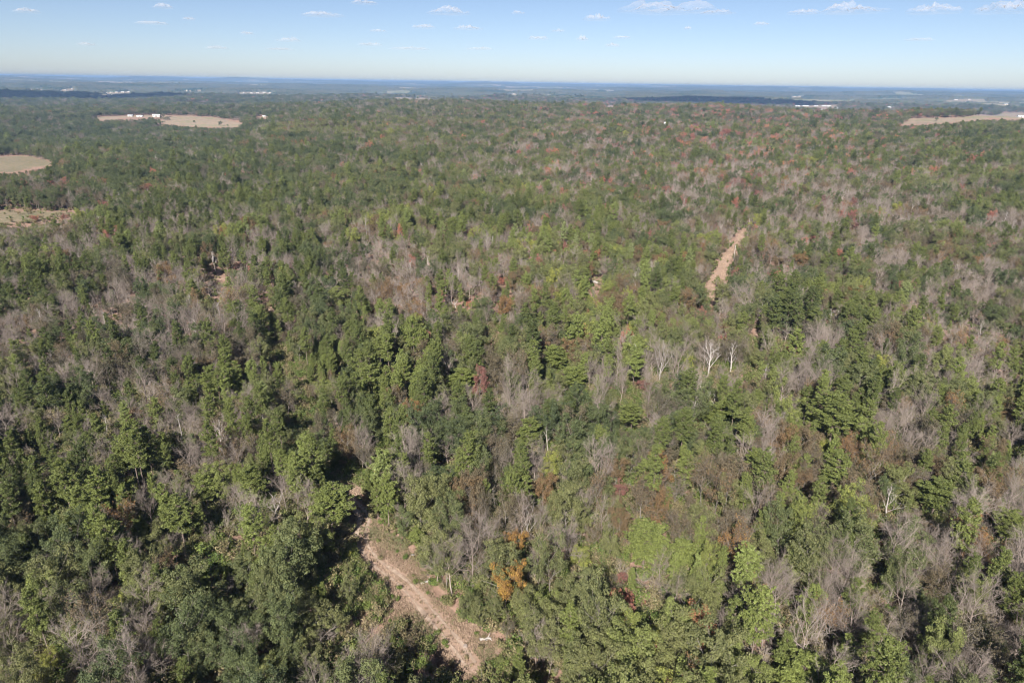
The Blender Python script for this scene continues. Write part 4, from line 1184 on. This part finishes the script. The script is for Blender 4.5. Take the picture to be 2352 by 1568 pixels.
# fallen logs and a cut stump in the clearing
def log(a, b, r0, label):
    A = hit(*a); B = hit(*b); L = np.linalg.norm(B - A)
    g = Geo(); n = 6; pts = [A + (B - A) * k / n + np.array([0, 0, r0 * .8]) + np.array([0, 0, rng.normal() * .05]) for k in range(n + 1)]
    base = A.copy(); pts = [p - base for p in pts]
    g.tubes(pts[:-1], pts[1:], [r0 * (1 - .4 * k / n) for k in range(n)], [r0 * (1 - .4 * (k + 1) / n) for k in range(n)], 9)
    o = link('fallen_log', None); bpy.data.objects.remove(o)
    e = bpy.data.objects.new('fallen_log', None); COL.objects.link(e); e.location = base
    e['label'] = label; e['category'] = 'log'; e['group'] = 'bleached fallen logs'
    link('stem', g.mesh('stem', [M['bark_dead']]), e)
    g = Geo(); D = unit(B - A); S = unit(np.cross(D, [0, 0, 1]))
    pa = [pts[2], pts[4], pts[5]]; pb_ = [pts[2] + S * .9 + D * .5 + np.array([0, 0, .5]), pts[4] - S * .8 + D * .6 + np.array([0, 0, .3]), pts[5] + S * .6 + D * .4]
    g.tubes(pa, pb_, [r0 * .4] * 3, [r0 * .15] * 3, 5); link('limb', g.mesh('limb', [M['bark_dead']]), e)
log((945,1276), (976,1264), .22, 'pale fallen log at the upper right edge of the clearing')
log((966,1340), (992,1333), .24, 'bleached log lying on pink earth right of the ruts')
log((1102,1469), (1128,1466), .26, 'short white log at the lower right edge of the clearing')
log((1358,647), (1378,654), .8, 'white fallen trunk lying across a gap on the far slope')
P_ = hit(1069, 1483)
g = Geo(); ring(g, .45, .32, -.1, .35, 12); ring(g, .32, .02, .35, .37, 12)
o = link('tree_stump', g.mesh('tree_stump', [M['bark_bare']])); o.location = P_; o['label'] = 'pale cut stump in the grass beside the ruts'; o['category'] = 'stump'

# trees standing in the pastures
k0 = len(placed)
for fx, fy, ty_, wd, kd, v_, tint, lab in [
  (446,281,276,6,'oak_tree',4,.3,'small lone tree high in the left pasture'),(507,289.5,277,11,'oak_tree',0,.1,'larger dark lone tree in the left pasture'),
  (523,290,285,6,'oak_tree',2,.3,'little tree beside the larger dark one in the pasture'),(568,291,279,13,'oak_tree',1,.25,'tree at the right end of the left pasture'),
  (583,292,282,12,'oak_tree',2,.7,'yellow green tree at the right end of the left pasture'),(347,276,268,16,'oak_tree',0,.1,'dark tree in front of the farm shed'),
  (382,276,268,26,'oak_tree',3,.1,'dark clump tree in front of the white barn'),(2150,277,268,8,'oak_tree',0,.2,'tree before the long field at far right')]:
    P_ = hit(fx, fy); lo, hi = 1, 60
    for _ in range(30):
        mid = (lo + hi) / 2
        if proj(P_ + np.array([0, 0, mid]))[0, 1] > ty_: lo = mid
        else: hi = mid
    depth = -((P_ - np.array([0, 0, CAM_H])) @ CM)[2]; wm = wd / 2352 * 1024 * depth / F_PX
    vh, vr = V[kd][v_][2], V[kd][v_][3]
    plant(kd, v_, P_ - np.array([0, 0, .1]), wm / (2 * vr), lo / vh, random.uniform(0, 6), tint, lab)['group'] = 'lone trees in the far pastures'

# ------------------------------------------------------------------ clouds
def cloud_material(name, amount):
    m, t, out = mat(name)
    at = N(t, 'ShaderNodeAttribute', attribute_name='thick')
    d = N(t, 'ShaderNodeBsdfDiffuse'); d.inputs[0].default_value = (.82, .79, .82, 1)
    tr = N(t, 'ShaderNodeBsdfTranslucent'); tr.inputs[0].default_value = (.82, .79, .82, 1)
    m1 = N(t, 'ShaderNodeMixShader', i_0=.45); t.links.new(d.outputs[0], m1.inputs[1]); t.links.new(tr.outputs[0], m1.inputs[2])
    tp = N(t, 'ShaderNodeBsdfTransparent')
    m2 = N(t, 'ShaderNodeMixShader'); t.links.new(math_(t, 'MULTIPLY', at.outputs[2], amount), m2.inputs[0])
    t.links.new(tp.outputs[0], m2.inputs[1]); t.links.new(m1.outputs[0], m2.inputs[2])
    t.links.new(m2.outputs[0], out.inputs[0])
    return m
m_c = cloud_material('cloud_vapour', .13)
m_cd = cloud_material('dense_cloud', 4.0)
def cloud(dx, dy, wpx, hpx, label, alt=1450, seed=0, ctr=None):
    if ctr is None:
        d = px_dir(dx, dy); dist = (alt - CAM_H) / d[2]
        c = np.array([0, 0, CAM_H]) + d * dist
    else: c = np.array(ctr, float); dist = 0
    L = wpx / 2352 * 1024 * dist / F_PX if dist else wpx
    T_ = hpx / 2352 * 1024 * dist / F_PX if dist else hpx
    az = math.atan2(c[0], c[1])
    a = L / 2; b = max(L * .35, T_ * 1.2)
    g = np.random.default_rng(seed)
    nu, nr = 72, 22
    U, Rr = np.meshgrid(np.linspace(0, 2 * math.pi, nu, endpoint=False), np.linspace(0, 1, nr))
    edge = .72 + .55 * fbm(np.cos(U) * 2.1 + seed, np.sin(U) * 2.1, 3, 300 + seed)
    X = a * Rr * np.cos(U) * edge; Y = b * Rr * np.sin(U) * edge
    fall = np.clip(1 - Rr ** 2, 0, 1) ** .6
    bmp = fbm(X / (L * .11) + seed * 5, Y / (L * .11), 4, 310 + seed)
    Zt = T_ * fall * np.clip(.12 + 1.7 * (bmp - .28), .06, 1.1)
    Zb = -T_ * .10 * fall * (fbm(X / (L * .2), Y / (L * .2), 2, 320) + .2)
    ca, sa = math.cos(-az), math.sin(-az)
    def w3(Z): return np.stack([X * ca - Y * sa, X * sa + Y * ca, Z - T_ * .35], -1)
    top = w3(Zt); bot = w3(Zb)
    # closed surface: bottom rings inward->outward then top rings outward->inward
    S = np.concatenate([bot[:-1], top[::-1]], 0)
    me = grid_mesh('cloud', S[:, ::-1], [m_c if dist else m_cd], wrap=True)
    th = np.clip(fall * 1.5, 0, 1) * np.clip(.25 + 2.2 * (bmp - .3), 0.05, 1)
    th = np.concatenate([th[:-1], th[::-1]], 0)[:, ::-1]
    a_ = me.attributes.new('thick', 'FLOAT', 'POINT'); a_.data.foreach_set('value', th.astype(np.float32).ravel())
    o = link('cloud', me, label=label, category='cloud', group='small flat cumulus clouds')
    o.location = c
    return o
CL = [(1545,16,200,26,'largest cloud, a long ragged one high right of centre'),(1650,27,80,9,'thin streak cloud under the right end of the longest cloud'),(1960,19,130,20,'white cloud at upper right with a bright domed top'),
 (2150,20,92,20,'faint cloud between two brighter ones at upper right'),(2306,15,104,26,'bright cloud in the upper right corner'),(1848,27,60,10,'faint small cloud left of the domed white cloud'),
 (1030,25,92,17,'pinkish white cloud high near the centre'),(740,32,92,11,'flat thin cloud high left of centre'),(665,91,50,9,'small bright flat cloud left of centre, lower down'),
 (972,60,52,10,'short white cloud, left of a similar longer one'),(1076,63,62,10,'longer low white cloud right of a short one'),(855,101,56,8,'flat white streak low left of centre'),
 (1236,87,46,9,'small flat cloud low near the centre'),(1338,88,26,11,'tiny white puff right of a small flat cloud'),(1406,103,36,9,'small low puff right of the tiny white puff'),
 (1190,28,30,7,'tiny faint wisp right of the pinkish centre cloud'),(568,75,26,8,'tiny cloud puff left, above a flat bright one'),(435,42,24,8,'tiny lone puff at upper left'),
 (500,109,44,6,'low flat wisp at the left'),(1580,64,18,7,'tiny white speck of cloud under the longest cloud'),(1748,54,36,7,'thin wisp at the right of centre'),
 (1430,85,40,6,'thin flat wisp above the small low puff'),(1283,70,32,6,'thin faint wisp near centre'),(942,111,84,6,'long thin low wisp left of centre'),(1102,111,60,6,'thin low wisp near the centre'),
 (2112,90,52,6,'faint low wisp at the far right'),(1372,40,60,14,'broad faint cloud left of the longest cloud'),(60,24,44,9,'faint cloud in the upper left corner'),(375,14,42,9,'faint cloud at the top left edge'),
 (350,52,60,6,'faint thin streak at the left'),(200,101,34,6,'very faint low wisp at far left'),(835,4,60,10,'faint cloud cut by the top edge left of centre'),(870,70,36,5,'faint short wisp left of a short white cloud'),(640,112,60,5,'thin low streak below the small bright flat cloud')]
for i, c_ in enumerate(CL): cloud(*c_, seed=i + 1)
# clouds overhead, out of the picture, whose shadows lie on the far land
def shade(dx, dy, wid, ln, i):
    g_ = hit(dx, dy); k = (1500 - g_[2]) / AWAY[2]
    c = g_ + AWAY * k; c[2] = 1500
    cloud(0, 0, wid, 260, 'dense cloud overhead shading the far valley, %s of the view' % ('left', 'right')[i % 2], seed=60 + i, ctr=c)
shade(110, 224, 2100, 300, 0); shade(1640, 231, 1700, 300, 1)

# ------------------------------------------------------------------ haze
m_h, t_, o_ = mat('haze')
pv = N(t_, 'ShaderNodeVolumePrincipled'); pv.inputs['Color'].default_value = (.31, .495, .80, 1); pv.inputs['Density'].default_value = 6.6e-5; pv.inputs['Anisotropy'].default_value = 0.0
t_.links.new(pv.outputs[0], o_.inputs['Volume'])
g = Geo(); g.quads(boxq(-36000, 36000, -3000, 34000, -260, 112))
hz_o = link('haze', g.mesh('haze', [m_h]), kind='stuff', label='thin blue air over the whole land')
import bmesh
bm_ = bmesh.new(); bm_.from_mesh(hz_o.data); bmesh.ops.remove_doubles(bm_, verts=bm_.verts, dist=.1); bmesh.ops.recalc_face_normals(bm_, faces=bm_.faces); bm_.to_mesh(hz_o.data); bm_.free()
